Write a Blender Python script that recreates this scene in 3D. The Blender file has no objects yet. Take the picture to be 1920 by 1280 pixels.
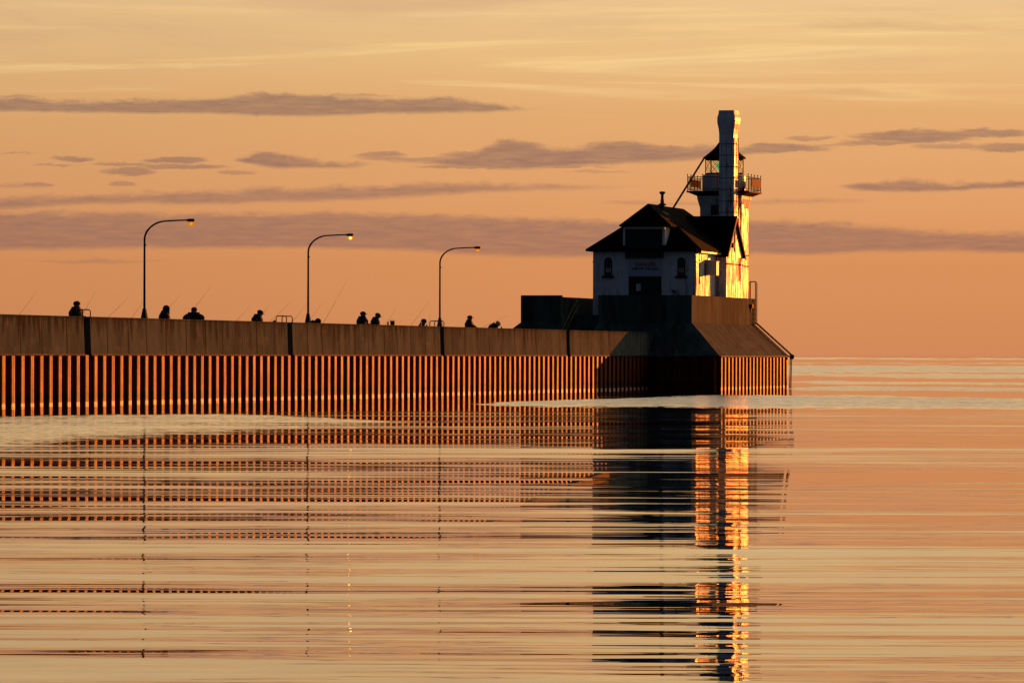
import bpy, bmesh, math, random
from mathutils import Vector, Matrix, noise as mnoise
random.seed(7)
R = math.radians
scene = bpy.context.scene
C = scene.collection

# ------------------------------------------------------------------ camera
CAM_H = 1.9
FPX = 9000.0
cam_d = bpy.data.cameras.new('camera')
cam = bpy.data.objects.new('camera', cam_d)
C.objects.link(cam)
cam.location = (0, 0, CAM_H)
cam.rotation_euler = (R(90), R(-0.143), 0)
cam_d.sensor_width = 36
cam_d.lens = FPX / 1920 * 36
cam_d.shift_y = 24.6 / 1920
cam_d.clip_start = 0.5
cam_d.clip_end = 200000
scene.camera = cam
scene.view_settings.view_transform = 'Standard'
scene.view_settings.look = 'None'
scene.view_settings.exposure = 0
scene.view_settings.gamma = 1

SUN_AZ, SUN_EL = 33.1, 3.4          # degrees clockwise from +Y, above horizon

# ------------------------------------------------------------------ node helpers
def lin(r, g, b):
    f = lambda c: (c/255/12.92) if c/255 <= .04045 else ((c/255+.055)/1.055)**2.4
    return (f(r), f(g), f(b), 1)

class NT:
    def __init__(s, tree):
        s.t = tree; s.n = tree.nodes; s.l = tree.links
    def new(s, typ, **kw):
        nd = s.n.new(typ)
        for k, v in kw.items(): setattr(nd, k, v)
        return nd
    def put(s, sock, v):
        if v is None: return
        if isinstance(v, bpy.types.NodeSocket): s.l.new(v, sock)
        else: sock.default_value = v
    def m(s, op, a, b=None, c=None, clamp=False):
        nd = s.new('ShaderNodeMath', operation=op, use_clamp=clamp)
        s.put(nd.inputs[0], a); s.put(nd.inputs[1], b)
        if c is not None: s.put(nd.inputs[2], c)
        return nd.outputs[0]
    def add(s, a, b): return s.m('ADD', a, b)
    def sub(s, a, b): return s.m('SUBTRACT', a, b)
    def mul(s, a, b): return s.m('MULTIPLY', a, b)
    def div(s, a, b): return s.m('DIVIDE', a, b)
    def mx(s, a, b): return s.m('MAXIMUM', a, b)
    def sstep(s, x, lo, hi, a=0.0, b=1.0):
        nd = s.new('ShaderNodeMapRange', interpolation_type='SMOOTHSTEP')
        s.put(nd.inputs[0], x); s.put(nd.inputs[1], lo); s.put(nd.inputs[2], hi)
        s.put(nd.inputs[3], a); s.put(nd.inputs[4], b)
        return nd.outputs[0]
    def curve(s, x, pts):
        nd = s.new('ShaderNodeFloatCurve')
        cv = nd.mapping.curves[0]
        while len(cv.points) < len(pts): cv.points.new(.5, .5)
        for p, (a, b) in zip(cv.points, pts): p.location = (a, b)
        nd.mapping.update()
        s.put(nd.inputs[1], x)
        return nd.outputs[0]
    def xyz(s, x, y, z):
        nd = s.new('ShaderNodeCombineXYZ')
        for i, v in enumerate((x, y, z)): s.put(nd.inputs[i], v)
        return nd.outputs[0]
    def sep(s, v):
        nd = s.new('ShaderNodeSeparateXYZ'); s.l.new(v, nd.inputs[0]); return nd.outputs
    def noise(s, vec, scale=1., detail=3., rough=.5, dist=0., out=0):
        nd = s.new('ShaderNodeTexNoise')
        s.put(nd.inputs['Vector'], vec); nd.inputs['Scale'].default_value = scale
        nd.inputs['Detail'].default_value = detail; nd.inputs['Roughness'].default_value = rough
        nd.inputs['Distortion'].default_value = dist
        return nd.outputs[out]
    def ramp(s, x, stops, interp='LINEAR'):
        nd = s.new('ShaderNodeValToRGB'); cr = nd.color_ramp; cr.interpolation = interp
        while len(cr.elements) < len(stops): cr.elements.new(.5)
        for e, (p, c) in zip(cr.elements, stops): e.position = p; e.color = c
        s.put(nd.inputs[0], x)
        return nd.outputs[0]
    def mix(s, f, a, b, blend='MIX'):
        nd = s.new('ShaderNodeMix', data_type='RGBA', blend_type=blend)
        s.put(nd.inputs[0], f); s.put(nd.inputs[6], a); s.put(nd.inputs[7], b)
        return nd.outputs[2]
    def scale_xyz(s, v, sx, sy, sz):
        nd = s.new('ShaderNodeVectorMath', operation='MULTIPLY')
        s.put(nd.inputs[0], v); nd.inputs[1].default_value = (sx, sy, sz)
        return nd.outputs[0]

# ------------------------------------------------------------------ world (sunset / sunrise sky)
world = bpy.data.worlds.new('World'); scene.world = world
world.use_nodes = True
w = NT(world.node_tree)
for nd in list(w.n): w.n.remove(nd)
out = w.new('ShaderNodeOutputWorld'); bg = w.new('ShaderNodeBackground')
w.l.new(bg.outputs[0], out.inputs[0])
tc = w.new('ShaderNodeTexCoord')
dx, dy, dz = w.sep(tc.outputs['Generated'])
az = w.m('ARCTAN2', dx, dy)                 # radians, 0 = +Y, + to the right
el = w.m('ARCSINE', dz)
U = w.mul(az, FPX)                          # small-angle units (1 unit = 1/9000 rad)
V = w.mul(el, FPX)
# clear sky by elevation
elq = w.m('SQRT', w.mx(w.mul(el, 1/1.5708), 0.0), clamp=True)
def ep(deg): return math.sqrt(max(deg, 0)/90)
sky_col = w.ramp(elq, [
    (0.0, lin(210, 136, 90)), (ep(.35), lin(214, 140, 88)), (ep(1.1), lin(219, 145, 90)),
    (ep(2.0), lin(227, 162, 106)), (ep(2.9), lin(229, 172, 113)), (ep(3.6), lin(236, 191, 131)),
    (ep(4.4), lin(237, 198, 144)), (ep(7.), lin(246, 198, 130)), (ep(10.5), lin(222, 186, 138)), (ep(14), lin(194, 184, 166)),
    (ep(24), lin(172, 168, 154)), (ep(45), lin(84, 96, 112)), (1.0, lin(48, 58, 78))])
# wispy high veil
wv = w.xyz(w.mul(U, .0016), w.mul(V, .0095), 3.1)
wn = w.noise(wv, 1.0, 6, .58, .6)
wn2 = w.noise(w.xyz(w.mul(U, .0006), w.mul(V, .016), 9.7), 1.0, 5, .6, 1.2)
hi_mask = w.sstep(V, 430., 520.)
light = w.mul(w.sstep(wn2, .48, .72), hi_mask)
sky_col = w.mix(w.m('MINIMUM', w.mul(light, 1.3), .9), sky_col, lin(252, 211, 146))
dusk = w.mul(w.sstep(wn, .45, .72), w.sstep(V, 470., 640.))
sky_col = w.mix(w.mul(dusk, .55), sky_col, lin(216, 172, 132))
# left side of the view is a little duller
side = w.sstep(U, -1100., 500.)
sky_col = w.mix(w.mul(w.sub(1., side), .13), sky_col, lin(176, 128, 90))
# cloud banks: (top curve, bottom curve) in world-angle units; warp with noise
n1 = w.noise(w.xyz(w.mul(U, .010), w.mul(V, .035), .3), 1.0, 6, .62, .3)
n2 = w.noise(w.xyz(w.mul(U, .0035), w.mul(V, .010), 5.3), 1.0, 3, .5)
n3 = w.noise(w.xyz(w.mul(U, .02), w.mul(V, .16), 2.3), 1.0, 4, .6)
warp = w.add(w.mul(w.sub(n1, .5), 30.), w.mul(w.sub(n2, .5), 22.))
nf_ = w.noise(w.xyz(w.mul(U, .045), w.mul(V, .12), 7.3), 1.0, 4, .6)
nbk = w.noise(w.xyz(w.mul(U, .011), w.mul(V, .075), 8.9), 1.0, 4, .6, .5)
warp = w.add(warp, w.mul(w.sub(nf_, .5), 12.))
Vt = w.add(V, warp)
Vb = w.add(V, w.mul(warp, .35))
Un = w.m('DIVIDE', w.add(U, 1920.), 3840., clamp=True)
def px(x): return (x - 960 + 1920)/3840
def vy(y): return (664.6 - y)/600
clouds = None
BANKS = [
 # alpha, soft, [(x, top_y, bot_y), ...]  in the frame's own angular grid
 (.80, 5, [(-900,200,196),(-300,190,212),(0,187,213),(150,190,214),(280,186,214),(400,188,215),(490,176,216),(600,180,220),(720,188,214),(860,188,212),(960,199,206),(1040,206,200),(2800,206,200)]),
 (.76, 6, [(-900,320,310),(600,300,280),(680,292,297),(800,296,305),(870,289,312),(960,266,316),(1060,278,312),(1170,265,305),(1260,276,300),(1380,278,290),(1500,290,284),(2800,290,280)]),
 (.75, 5, [(-900,320,300),(420,310,298),(455,295,308),(495,291,314),(560,299,315),(660,306,313),(720,312,306),(2800,320,300)]),
 (.66, 7, [(-900,385,392),(0,376,396),(200,368,384),(420,360,383),(640,350,376),(800,345,366),(960,344,356),(1120,349,352),(1250,356,346),(2800,360,340)]),
 (.72, 7, [(-900,410,475),(0,403,470),(180,403,469),(400,402,466),(700,405,466),(900,408,476),(1120,416,482),(1300,416,482),(1420,415,476),(1560,418,474),(1680,430,468),(1920,436,472),(2300,440,470),(2800,450,465)]),
 (.74, 5, [(-900,360,350),(1540,360,346),(1610,347,357),(1700,338,359),(1800,340,355),(1920,337,350),(2200,345,350),(2800,360,340)]),
 (.35, 4, [(-900,350,345),(0,350,355),(80,348,356),(120,356,348),(2800,360,340)]),
 (.35, 3, [(-900,500,488),(20,494,491),(150,491,497),(300,494,493),(360,500,488),(2800,500,490)]),
 (.35, 4, [(-900,390,380),(1080,386,378),(1180,377,383),(1290,379,384),(1400,377,382),(1600,376,378),(1700,385,375),(2800,390,380)]),
 (.22, 8, [(-900,60,40),(1440,60,46),(1560,42,56),(1750,44,58),(1920,50,62),(2800,60,50)]),
 (.14, 5, [(-900,200,190),(1380,190,178),(1500,170,176),(1660,176,182),(1800,186,178),(2800,190,180)]),
]
for alpha, soft, pts in BANKS:
    top = w.mul(w.curve(Un, [(px(a), vy(b)) for a, b, c in pts]), 600.)
    bot = w.mul(w.curve(Un, [(px(a), vy(c)) for a, b, c in pts]), 600.)
    d1 = w.sstep(w.sub(Vb, bot), -soft*.9, soft*.9)
    if alpha in (.71, .73): d1 = w.mul(d1, w.sstep(nbk, .40, .56))
    d2 = w.sstep(w.sub(top, Vt), -soft*1.1, soft*1.5)
    dd = w.mul(w.mul(d1, d2), min(alpha*1.2, .95))
    clouds = dd if clouds is None else w.mx(clouds, dd)
LENS = [(1465,279,100,11,.9),(1525,259,55,7,.7),(1640,268,75,7,.75),(1720,258,120,15,.95),(1830,252,90,11,.9),(1890,278,85,10,.85),(1790,275,80,6,.6),(1590,272,60,3,.5),
 (132,303,42,7,.85),(105,315,50,3,.6),(225,312,60,5,.75),(240,326,55,10,.85),(325,303,60,8,.9),(345,316,100,7,.8),(440,326,40,4,.6),(230,349,28,6,.65),(35,293,32,2.5,.5),(75,351,32,4,.7),(20,353,40,3,.5),
 (715,292,50,6,.8),(790,299,130,5,.7),(880,292,60,8,.8),(1165,280,85,16,.9),(890,313,110,6,.75),(1060,313,90,5,.7),(40,187,40,3,.6),(680,181,60,3,.5),(1250,283,90,11,.9),(1130,322,70,3,.4),(500,363,0.1,.1,0)]
UW = w.add(U, w.mul(w.sub(n2, .5), 60.))
Vl = w.add(V, w.add(w.mul(w.sub(n1, .5), 16.), w.mul(w.sub(nf_, .5), 9.)))
for cx, cy, rx, ry, al in LENS[:-1]:
    ex = w.mul(w.sub(UW, float(cx-960)), 1/rx); ey = w.mul(w.sub(Vl, 664.6-cy), 1/ry)
    # flat-bottomed lens: squash the lower half
    ey = w.mul(ey, w.add(1., w.mul(w.m('LESS_THAN', ey, 0.), .5)))
    rr = w.add(w.mul(ex, ex), w.mul(ey, ey))
    rr = w.add(rr, w.mul(w.sub(nbk, .5), 2.2))
    clouds = w.mx(clouds, w.mul(w.sub(1., w.sstep(rr, .25, 1.35)), al*.9))
tex = w.add(.90, w.mul(w.sub(n3, .5), .8))
clouds = w.mul(clouds, w.m('MINIMUM', tex, 1.1))
ccol = w.ramp(w.m('DIVIDE', V, 600., clamp=True), [(0, lin(166, 112, 88)), (.35, lin(161, 114, 95)), (.6, lin(160, 118, 98)), (.85, lin(166, 127, 100)), (1, lin(180, 138, 104))])
sky_col = w.mix(w.m('MINIMUM', clouds, 1.0), sky_col, ccol)
# glow round the sun, dim blue dusk on the far side
sdir = Vector((math.sin(R(SUN_AZ))*math.cos(R(SUN_EL)), math.cos(R(SUN_AZ))*math.cos(R(SUN_EL)), math.sin(R(SUN_EL))))
hcos = w.add(w.mul(dx, sdir.x), w.mul(dy, sdir.y))
front = w.sstep(hcos, .20, .88)
backc = w.ramp(w.m('MAXIMUM', dz, 0.), [(0, lin(58, 60, 72)), (.15, lin(52, 62, 78)), (.5, lin(46, 56, 74)), (1, lin(42, 51, 69))])
# physically based sky for the low sun, blended into the dim half
nish = w.new('ShaderNodeTexSky', sky_type='NISHITA')
nish.sun_disc = False; nish.sun_elevation = R(SUN_EL); nish.sun_rotation = R(SUN_AZ)
nb = w.mix(1.0, nish.outputs[0], (.008, .008, .008, 1), 'MULTIPLY')
backc = w.mix(.35, backc, nb)
final = w.mix(front, backc, sky_col)
gain = w.add(1., w.mul(w.sstep(el, R(4.3), R(8.)), .42))
final = w.mix(1.0, final, w.xyz(gain, gain, gain), 'MULTIPLY')
w.l.new(final, bg.inputs[0]); bg.inputs[1].default_value = 1.0

# ------------------------------------------------------------------ sun
sun_d = bpy.data.lights.new('sun', 'SUN'); sun = bpy.data.objects.new('sun', sun_d); C.objects.link(sun)
sun_d.energy = 5.0; sun_d.angle = R(.53); sun_d.color = (1, .215, .022)
sun.rotation_euler = sdir.to_track_quat('Z', 'Y').to_euler()
sun.location = (60, 80, 40)

# ------------------------------------------------------------------ pier frame
ALPHA = math.atan2(.2526, .9676)
n_ = Vector((math.cos(ALPHA), -math.sin(ALPHA), 0)); u_ = Vector((math.sin(ALPHA), math.cos(ALPHA), 0))
F0 = Vector((-10.98, 198.86, 0))
def W(p, q, z=0.): return F0 + n_*p + u_*q + Vector((0, 0, z))
def hor(x): return 662.2 + .0025*x
def q_of(x, p):                      # where along the pier a bearing crosses the line at offset p
    r = (x-960)/FPX
    return (r*(F0.y+p*n_.y) - (F0.x+p*n_.x))/(u_.x - r*u_.y)
def p_of(x, q):
    r = (x-960)/FPX
    return (r*(F0.y+q*u_.y) - (F0.x+q*u_.x))/(n_.x - r*n_.y)
def z_of(x, y, p, q): return CAM_H + (hor(x)-y)/FPX*W(p, q).y
ROT = -ALPHA

# ------------------------------------------------------------------ materials
MATS = {}
def mat(name, col, rough=.8, metal=0., var=.35, nscale=2., stretch=(1, 1, 1), col2=None, bump=0., bscale=20., spec=.5, emit=None, estr=0., extra=None):
    m = bpy.data.materials.new(name); m.use_nodes = True
    t = NT(m.node_tree); b = m.node_tree.nodes['Principled BSDF']
    co = t.new('ShaderNodeTexCoord').outputs['Object']
    f = t.noise(t.scale_xyz(co, *stretch), nscale, 6, .6)
    c1 = (*col, 1); c2 = (*(col2 if col2 else [c*(1-var) for c in col]), 1)
    colr = t.mix(t.sstep(f, .35, .68), c1, c2)
    if extra: colr = extra(t, co, colr, b)
    t.l.new(colr, b.inputs['Base Color'])
    b.inputs['Metallic'].default_value = metal
    if not b.inputs['Specular IOR Level'].is_linked: b.inputs['Specular IOR Level'].default_value = spec
    rv = t.add(rough-.08, t.mul(f, .16))
    if not b.inputs['Roughness'].is_linked: t.l.new(rv, b.inputs['Roughness'])
    if bump:
        bn = t.new('ShaderNodeBump'); bn.inputs['Strength'].default_value = bump; bn.inputs['Distance'].default_value = .02
        t.l.new(t.noise(t.scale_xyz(co, *stretch), bscale, 4, .6), bn.inputs['Height']); t.l.new(bn.outputs[0], b.inputs['Normal'])
    if emit:
        b.inputs['Emission Color'].default_value = (*emit, 1); b.inputs['Emission Strength'].default_value = estr
    MATS[name] = m
    return m

def conc_extra(t, co, colr, b):
    x, y, z = t.sep(co)
    # board joints about every 1.2 m and dark water stains running down from the top
    jn = t.noise(t.xyz(0., t.mul(y, .35), 0.), 1.0, 1, .5)
    fr = t.m('FRACT', t.add(t.mul(y, 1/2.35), t.mul(jn, .7)))
    joint = t.m('LESS_THAN', t.m('ABSOLUTE', t.sub(fr, .5)), .022)
    st = t.noise(t.xyz(t.mul(x, 1.6), t.mul(y, 2.6), t.mul(z, .3)), 1.0, 4, .6)
    st2 = t.noise(t.xyz(t.mul(x, .9), t.mul(y, .45), t.mul(z, .1)), 1.0, 2, .5)
    run = t.mul(t.sstep(t.add(st, t.mul(t.sub(z, 2.6), .22)), .49, .68), t.sstep(st2, .34, .56))
    blot = t.noise(t.xyz(t.mul(x, 1.), t.mul(y, .8), t.mul(z, 1.4)), 1.3, 5, .65)
    colr = t.mix(t.mul(t.sstep(blot, .5, .72), .6), colr, (.21, .18, .18, 1))
    colr = t.mix(t.mul(run, .80), colr, (.018, .016, .012, 1))
    return t.mix(t.mul(joint, .9), colr, (.015, .012, .01, 1))
mat('pier_concrete', (.115, .15, .13), .95, var=.4, nscale=.9, stretch=(1, 1, .35), bump=.5, bscale=14, extra=conc_extra, spec=.02)
def slab_extra(t, co, colr, b):
    x, y, z = t.sep(co)
    st = t.noise(t.xyz(t.mul(x, 2.2), t.mul(y, 1.3), t.mul(z, .18)), 1.0, 5, .65)
    cr = t.noise(t.xyz(t.mul(x, .6), t.mul(y, .5), t.mul(z, .5)), 1.0, 6, .65, 1.5)
    crack = t.m('LESS_THAN', t.m('ABSOLUTE', t.sub(cr, .5)), .0035)
    colr = t.mix(t.mul(t.sstep(st, .46, .60), .8), colr, (.035, .03, .025, 1))
    fr = t.m('FRACT', t.mul(y, 1/2.9))
    joint = t.m('LESS_THAN', fr, .02)
    colr = t.mix(t.mul(joint, .5), colr, (.05, .045, .035, 1))
    return t.mix(t.mul(crack, .8), colr, (.03, .025, .02, 1))
mat('base_concrete', (.085, .125, .105), .9, var=.45, nscale=.7, stretch=(1, 1, .3), bump=.5, bscale=12, extra=slab_extra, spec=.04)
mat('deck_concrete', (.27, .25, .22), .9, bump=.3)
def rust_extra(t, co, colr, b, xm=-.045):
    x, y, z = t.sep(co)
    grime = t.noise(t.xyz(t.mul(x, 3), t.mul(y, 3), t.mul(z, .35)), 1.0, 4, .6)
    colr = t.mix(t.mul(t.sstep(grime, .55, .75), .5), colr, (.05, .02, .012, 1))
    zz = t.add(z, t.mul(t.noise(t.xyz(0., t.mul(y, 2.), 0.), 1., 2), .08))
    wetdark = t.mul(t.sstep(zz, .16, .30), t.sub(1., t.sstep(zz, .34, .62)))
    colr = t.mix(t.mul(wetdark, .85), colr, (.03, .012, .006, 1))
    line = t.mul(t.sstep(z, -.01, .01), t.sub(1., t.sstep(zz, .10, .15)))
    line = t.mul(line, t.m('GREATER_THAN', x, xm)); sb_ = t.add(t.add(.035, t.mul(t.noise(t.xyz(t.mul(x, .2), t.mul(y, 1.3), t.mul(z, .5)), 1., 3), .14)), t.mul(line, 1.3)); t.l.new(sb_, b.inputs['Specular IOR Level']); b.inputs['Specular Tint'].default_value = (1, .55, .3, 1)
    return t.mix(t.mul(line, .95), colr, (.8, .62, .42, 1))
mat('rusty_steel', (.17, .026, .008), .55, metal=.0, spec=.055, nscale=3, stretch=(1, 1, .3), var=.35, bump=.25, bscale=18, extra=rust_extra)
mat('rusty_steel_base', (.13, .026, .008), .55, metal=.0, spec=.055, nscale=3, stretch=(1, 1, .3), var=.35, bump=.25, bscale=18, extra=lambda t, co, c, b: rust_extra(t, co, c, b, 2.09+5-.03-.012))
mat('steel_lip', (.14, .05, .025), .7, spec=.03, nscale=1.5, stretch=(1, 1, 1), var=.8)
def paint_extra(t, co, colr, b):
    x, y, z = t.sep(co)
    fl = t.noise(t.xyz(t.mul(x, 3.), t.mul(y, 3.), t.mul(z, .55)), 1.0, 6, .7)
    low = t.sub(1., t.sstep(z, .3, 4.5))
    peel = t.sstep(t.add(fl, t.mul(low, .09)), .58, .68)
    st9 = t.noise(t.xyz(t.mul(x, 5.), t.mul(y, 5.), t.mul(z, .7)), 1.0, 5, .7)
    t.l.new(t.add(.24, t.mul(t.sstep(st9, .34, .64), .56)), b.inputs['Roughness'])
    colr = t.mix(t.mul(peel, .75), colr, (.22, .13, .09, 1))
    bz = t.m('FRACT', t.mul(z, 1/.18))
    mort = t.m('LESS_THAN', bz, .10)
    return t.mix(t.mul(mort, .12), colr, (.35, .3, .26, 1))
mat('white_brick', (.66, .70, .74), .46, spec=.30, nscale=1.5, stretch=(1, 1, .3), var=.15, bump=.7, bscale=7, extra=paint_extra)
mat('white_trim', (.75, .74, .72), .5, var=.2)
mat('chimney_paint', (.80, .83, .84), .5, spec=.3, nscale=2.5, stretch=(1, 1, .4), var=.3, bump=.3, bscale=10, extra=paint_extra)
mat('roof_shingle', (.009, .003, .003), .95, spec=.04, nscale=6, var=.5, bump=.4, bscale=25)
mat('dark_iron', (.03, .012, .009), .75, metal=.0, spec=.08, nscale=6)
mat('red_iron', (.16, .04, .02), .7, metal=.0, spec=.10, nscale=6)
mat('black_iron', (.018, .018, .02), .8, spec=.04)
mat('dark_panel', (.012, .012, .013), .7, nscale=4, bump=.2)
mat('dark_glass', (.01, .011, .013), .2)
mat('sign_face', (.42, .50, .58), .55, var=.2, nscale=8)
mat('sign_red', (.35, .02, .02), .6)
mat('sign_black', (.02, .02, .02), .6)
mat('paper', (.62, .60, .54), .8, var=.12)
mat('copper_panel', (.30, .10, .03), .75, spec=.05, var=.5, nscale=5)
mat('coat_black', (.014, .014, .017), .9, nscale=8)
mat('coat_navy', (.016, .02, .034), .9, nscale=8)
mat('coat_brown', (.035, .024, .018), .9, nscale=8)
mat('coat_grey', (.03, .03, .032), .9, nscale=8)
mat('skin', (.45, .24, .16), .55, var=.15)
mat('cap_dark', (.018, .016, .02), .8)
mat('cap_white', (.65, .66, .68), .8)
mat('plastic_dark', (.02, .025, .03), .4)
mat('plastic_white', (.75, .72, .68), .35)
mat('rod', (.05, .03, .025), .8, spec=.05)
mat('lamp_globe', (.9, .55, .15), .3, emit=(1., .48, .06), estr=.95)
mat('lamp_globe_bright', (.9, .6, .25), .3, emit=(1., .60, .14), estr=1.8)
mat('lamp_core', (1., .9, .6), .3, emit=(1., .70, .32), estr=30.)
mat('lamp_core_dim', (1., .6, .2), .3, emit=(1., .50, .08), estr=1.6)
mat('green_lens', (.05, .5, .15), .3, emit=(.05, .6, .16), estr=.8)
mat('yellow_rail', (.22, .2, .07), .5)
mat('glass_tint', (.5, .5, .4), .1)
for nm_, e_ in (('lamp_globe', .75), ('lamp_globe_bright', 1.0)):
    lm = bpy.data.materials.new(nm_); lm.use_nodes = True; g = NT(lm.node_tree); g.n.remove(lm.node_tree.nodes['Principled BSDF'])
    tr = g.new('ShaderNodeBsdfTransparent'); tr.inputs[0].default_value = (1, .62, .22, 1)
    em = g.new('ShaderNodeEmission'); em.inputs[0].default_value = (1, .32, .015, 1); em.inputs[1].default_value = e_
    mxn = g.new('ShaderNodeMixShader'); mxn.inputs[0].default_value = .62
    g.l.new(tr.outputs[0], mxn.inputs[1]); g.l.new(em.outputs[0], mxn.inputs[2]); g.l.new(mxn.outputs[0], g.n['Material Output'].inputs[0])
    MATS[nm_] = lm
gm = bpy.data.materials.new('lantern_glass'); gm.use_nodes = True
g = NT(gm.node_tree); g.n.remove(gm.node_tree.nodes['Principled BSDF'])
tr = g.new('ShaderNodeBsdfTransparent'); tr.inputs[0].default_value = (.95, .96, .86, 1)
gl = g.new('ShaderNodeBsdfGlossy'); gl.inputs['Roughness'].default_value = .08
mxn = g.new('ShaderNodeMixShader'); mxn.inputs[0].default_value = .07
g.l.new(tr.outputs[0], mxn.inputs[1]); g.l.new(gl.outputs[0], mxn.inputs[2])
g.l.new(mxn.outputs[0], g.n['Material Output'].inputs[0])
MATS['lantern_glass'] = gm

# ------------------------------------------------------------------ water
def water_material():
    m = bpy.data.materials.new('lake_water'); m.use_nodes = True
    t = NT(m.node_tree); b = m.node_tree.nodes['Principled BSDF']
    geo = t.new('ShaderNodeNewGeometry')
    X, Y, Z = t.sep(geo.outputs['Position'])
    # wind-ruffled patches fixed on the lake, laid out by bearing and inverse distance from the shore
    inv = t.div(1.0, t.mx(Y, 5.))
    YI = t.add(664.6, t.mul(inv, CAM_H*FPX))
    UB = t.mul(t.div(X, t.mx(Y, 5.)), FPX)
    wob = t.noise(t.xyz(t.mul(UB, .012), t.mul(YI, .30), 1.7), 1.0, 5, .65)
    wob2 = t.noise(t.xyz(t.mul(UB, .0016), t.mul(YI, .05), 4.7), 1.0, 2, .5)
    UU = t.m('DIVIDE', t.add(UB, 1920.), 3840., clamp=True)
    mott = t.noise(t.xyz(t.mul(UB, .028), t.mul(YI, .55), 6.1), 1.0, 4, .65)
    YW = t.add(YI, t.add(t.mul(t.sub(wob, .5), 8.), t.mul(t.sub(mott, .5), 3.)))
    P = [(.95, 1.5, [(-900,775,735),(700,770,738),(820,762,748),(900,757,757.5),(1000,752,760),(1110,748,761),(1300,741.5,762),(1480,739.5,763),(1700,742,763),(1920,746,763.5),(2800,756,768)]),
         (.52, 2.5, [(-900,800,870),(-300,790,850),(0,783,836),(200,779.5,818),(400,778,806),(540,781,797),(680,787,791),(800,796,780),(1000,805,770),(2800,810,765)]),
         (.8, 1., [(-900,683,696),(1480,684,697),(1920,684,695),(2800,684,694)]),
         (.75, 1., [(-900,698,704),(1480,698,702),(1700,699,706),(1920,699,707),(2800,699,707)]),
         (.7, .8, [(-900,720,705),(1440,716,710),(1500,713,716.5),(1700,714.5,718),(1920,715,719),(2800,716,720)]),
         (.85, .8, [(-900,735,715),(1440,730,724),(1500,725,730),(1700,723,729.5),(1920,724,731),(2800,724,732)]),
         (.6, .6, [(-900,669,671),(1480,668,672),(1920,670,672),(2800,670,672)]),
         (.35, .8, [(-900,678,680),(1480,678.5,680),(1920,678,680),(2800,678,680)])]
    ruf = None
    for a, soft, pts in P:
        bs_ = 7. if soft == 2.5 else (2.2 if a == .95 else 1.)
        top = t.curve(UU, [(px(q), (r_-660)/250) for q, r_, s_ in pts])
        bot = t.curve(UU, [(px(q), (s_-660)/250) for q, r_, s_ in pts])
        top = t.add(660., t.mul(top, 250.)); bot = t.add(660., t.mul(bot, 250.))
        d = t.mul(t.sstep(t.sub(YW, top), -soft, soft), t.sstep(t.sub(t.add(bot, t.mul(t.sub(mott, .5), soft*8)), YW), -soft*bs_, soft*bs_*1.4))
        d = t.mul(d, a)
        ruf = d if ruf is None else t.mx(ruf, d)
    pos = t.xyz(X, Y, 0.)
    calm = t.sstep(Y, 18., 150.)
    s1 = t.sep(t.noise(t.scale_xyz(pos, .035, .22, 1), 1.0, 2, .5, .4, out=1))
    s2 = t.sep(t.noise(t.scale_xyz(pos, .13, 1.5, 1), 1.0, 2, .5, .4, out=1))
    s3 = t.sep(t.noise(t.scale_xyz(pos, .45, 5., 1), 1.0, 2, .5, .3, out=1))
    s4 = t.sep(t.noise(t.scale_xyz(pos, 3., 7., 1), 1.0, 3, .6, 0., out=1))
    grp = t.noise(t.scale_xyz(pos, .012, .05, 1), 1.0, 2, .5)
    g1 = t.add(.50, t.mul(t.sstep(grp, .35, .68), 1.1))
    sy = t.mul(t.sub(s1[1], .5), t.mul(g1, t.sub(.100, t.mul(calm, .030))))
    sy = t.add(sy, t.mul(t.sub(s2[1], .5), t.mul(g1, .068)))
    near = t.sub(1., t.mul(calm, .6))
    sy = t.add(sy, t.mul(t.sub(s3[1], .5), t.mul(near, .058)))
    sx = t.add(t.mul(t.sub(s1[0], .5), .014), t.mul(t.sub(s2[0], .5), .018))
    sx = t.add(sx, t.mul(t.sub(s3[0], .5), .014))
    sy = t.add(sy, t.mul(t.m('ABSOLUTE', t.sub(s4[1], .36)), t.mul(ruf, t.add(.25, t.mul(mott, 1.0)))))
    sx = t.add(sx, t.mul(t.sub(s4[0], .5), t.mul(ruf, .30)))
    nv = t.new('ShaderNodeVectorMath', operation='NORMALIZE')
    t.l.new(t.xyz(t.mul(sx, -1.), t.mul(sy, -1.), 1.), nv.inputs[0])
    t.l.new(nv.outputs[0], b.inputs['Normal'])
    b.inputs['Base Color'].default_value = (.012, .016, .016, 1)
    b.inputs['Roughness'].default_value = .0
    b.inputs['IOR'].default_value = 1.5
    b.inputs['Specular IOR Level'].default_value = .5
    return m
MATS['lake_water'] = water_material()

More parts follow.
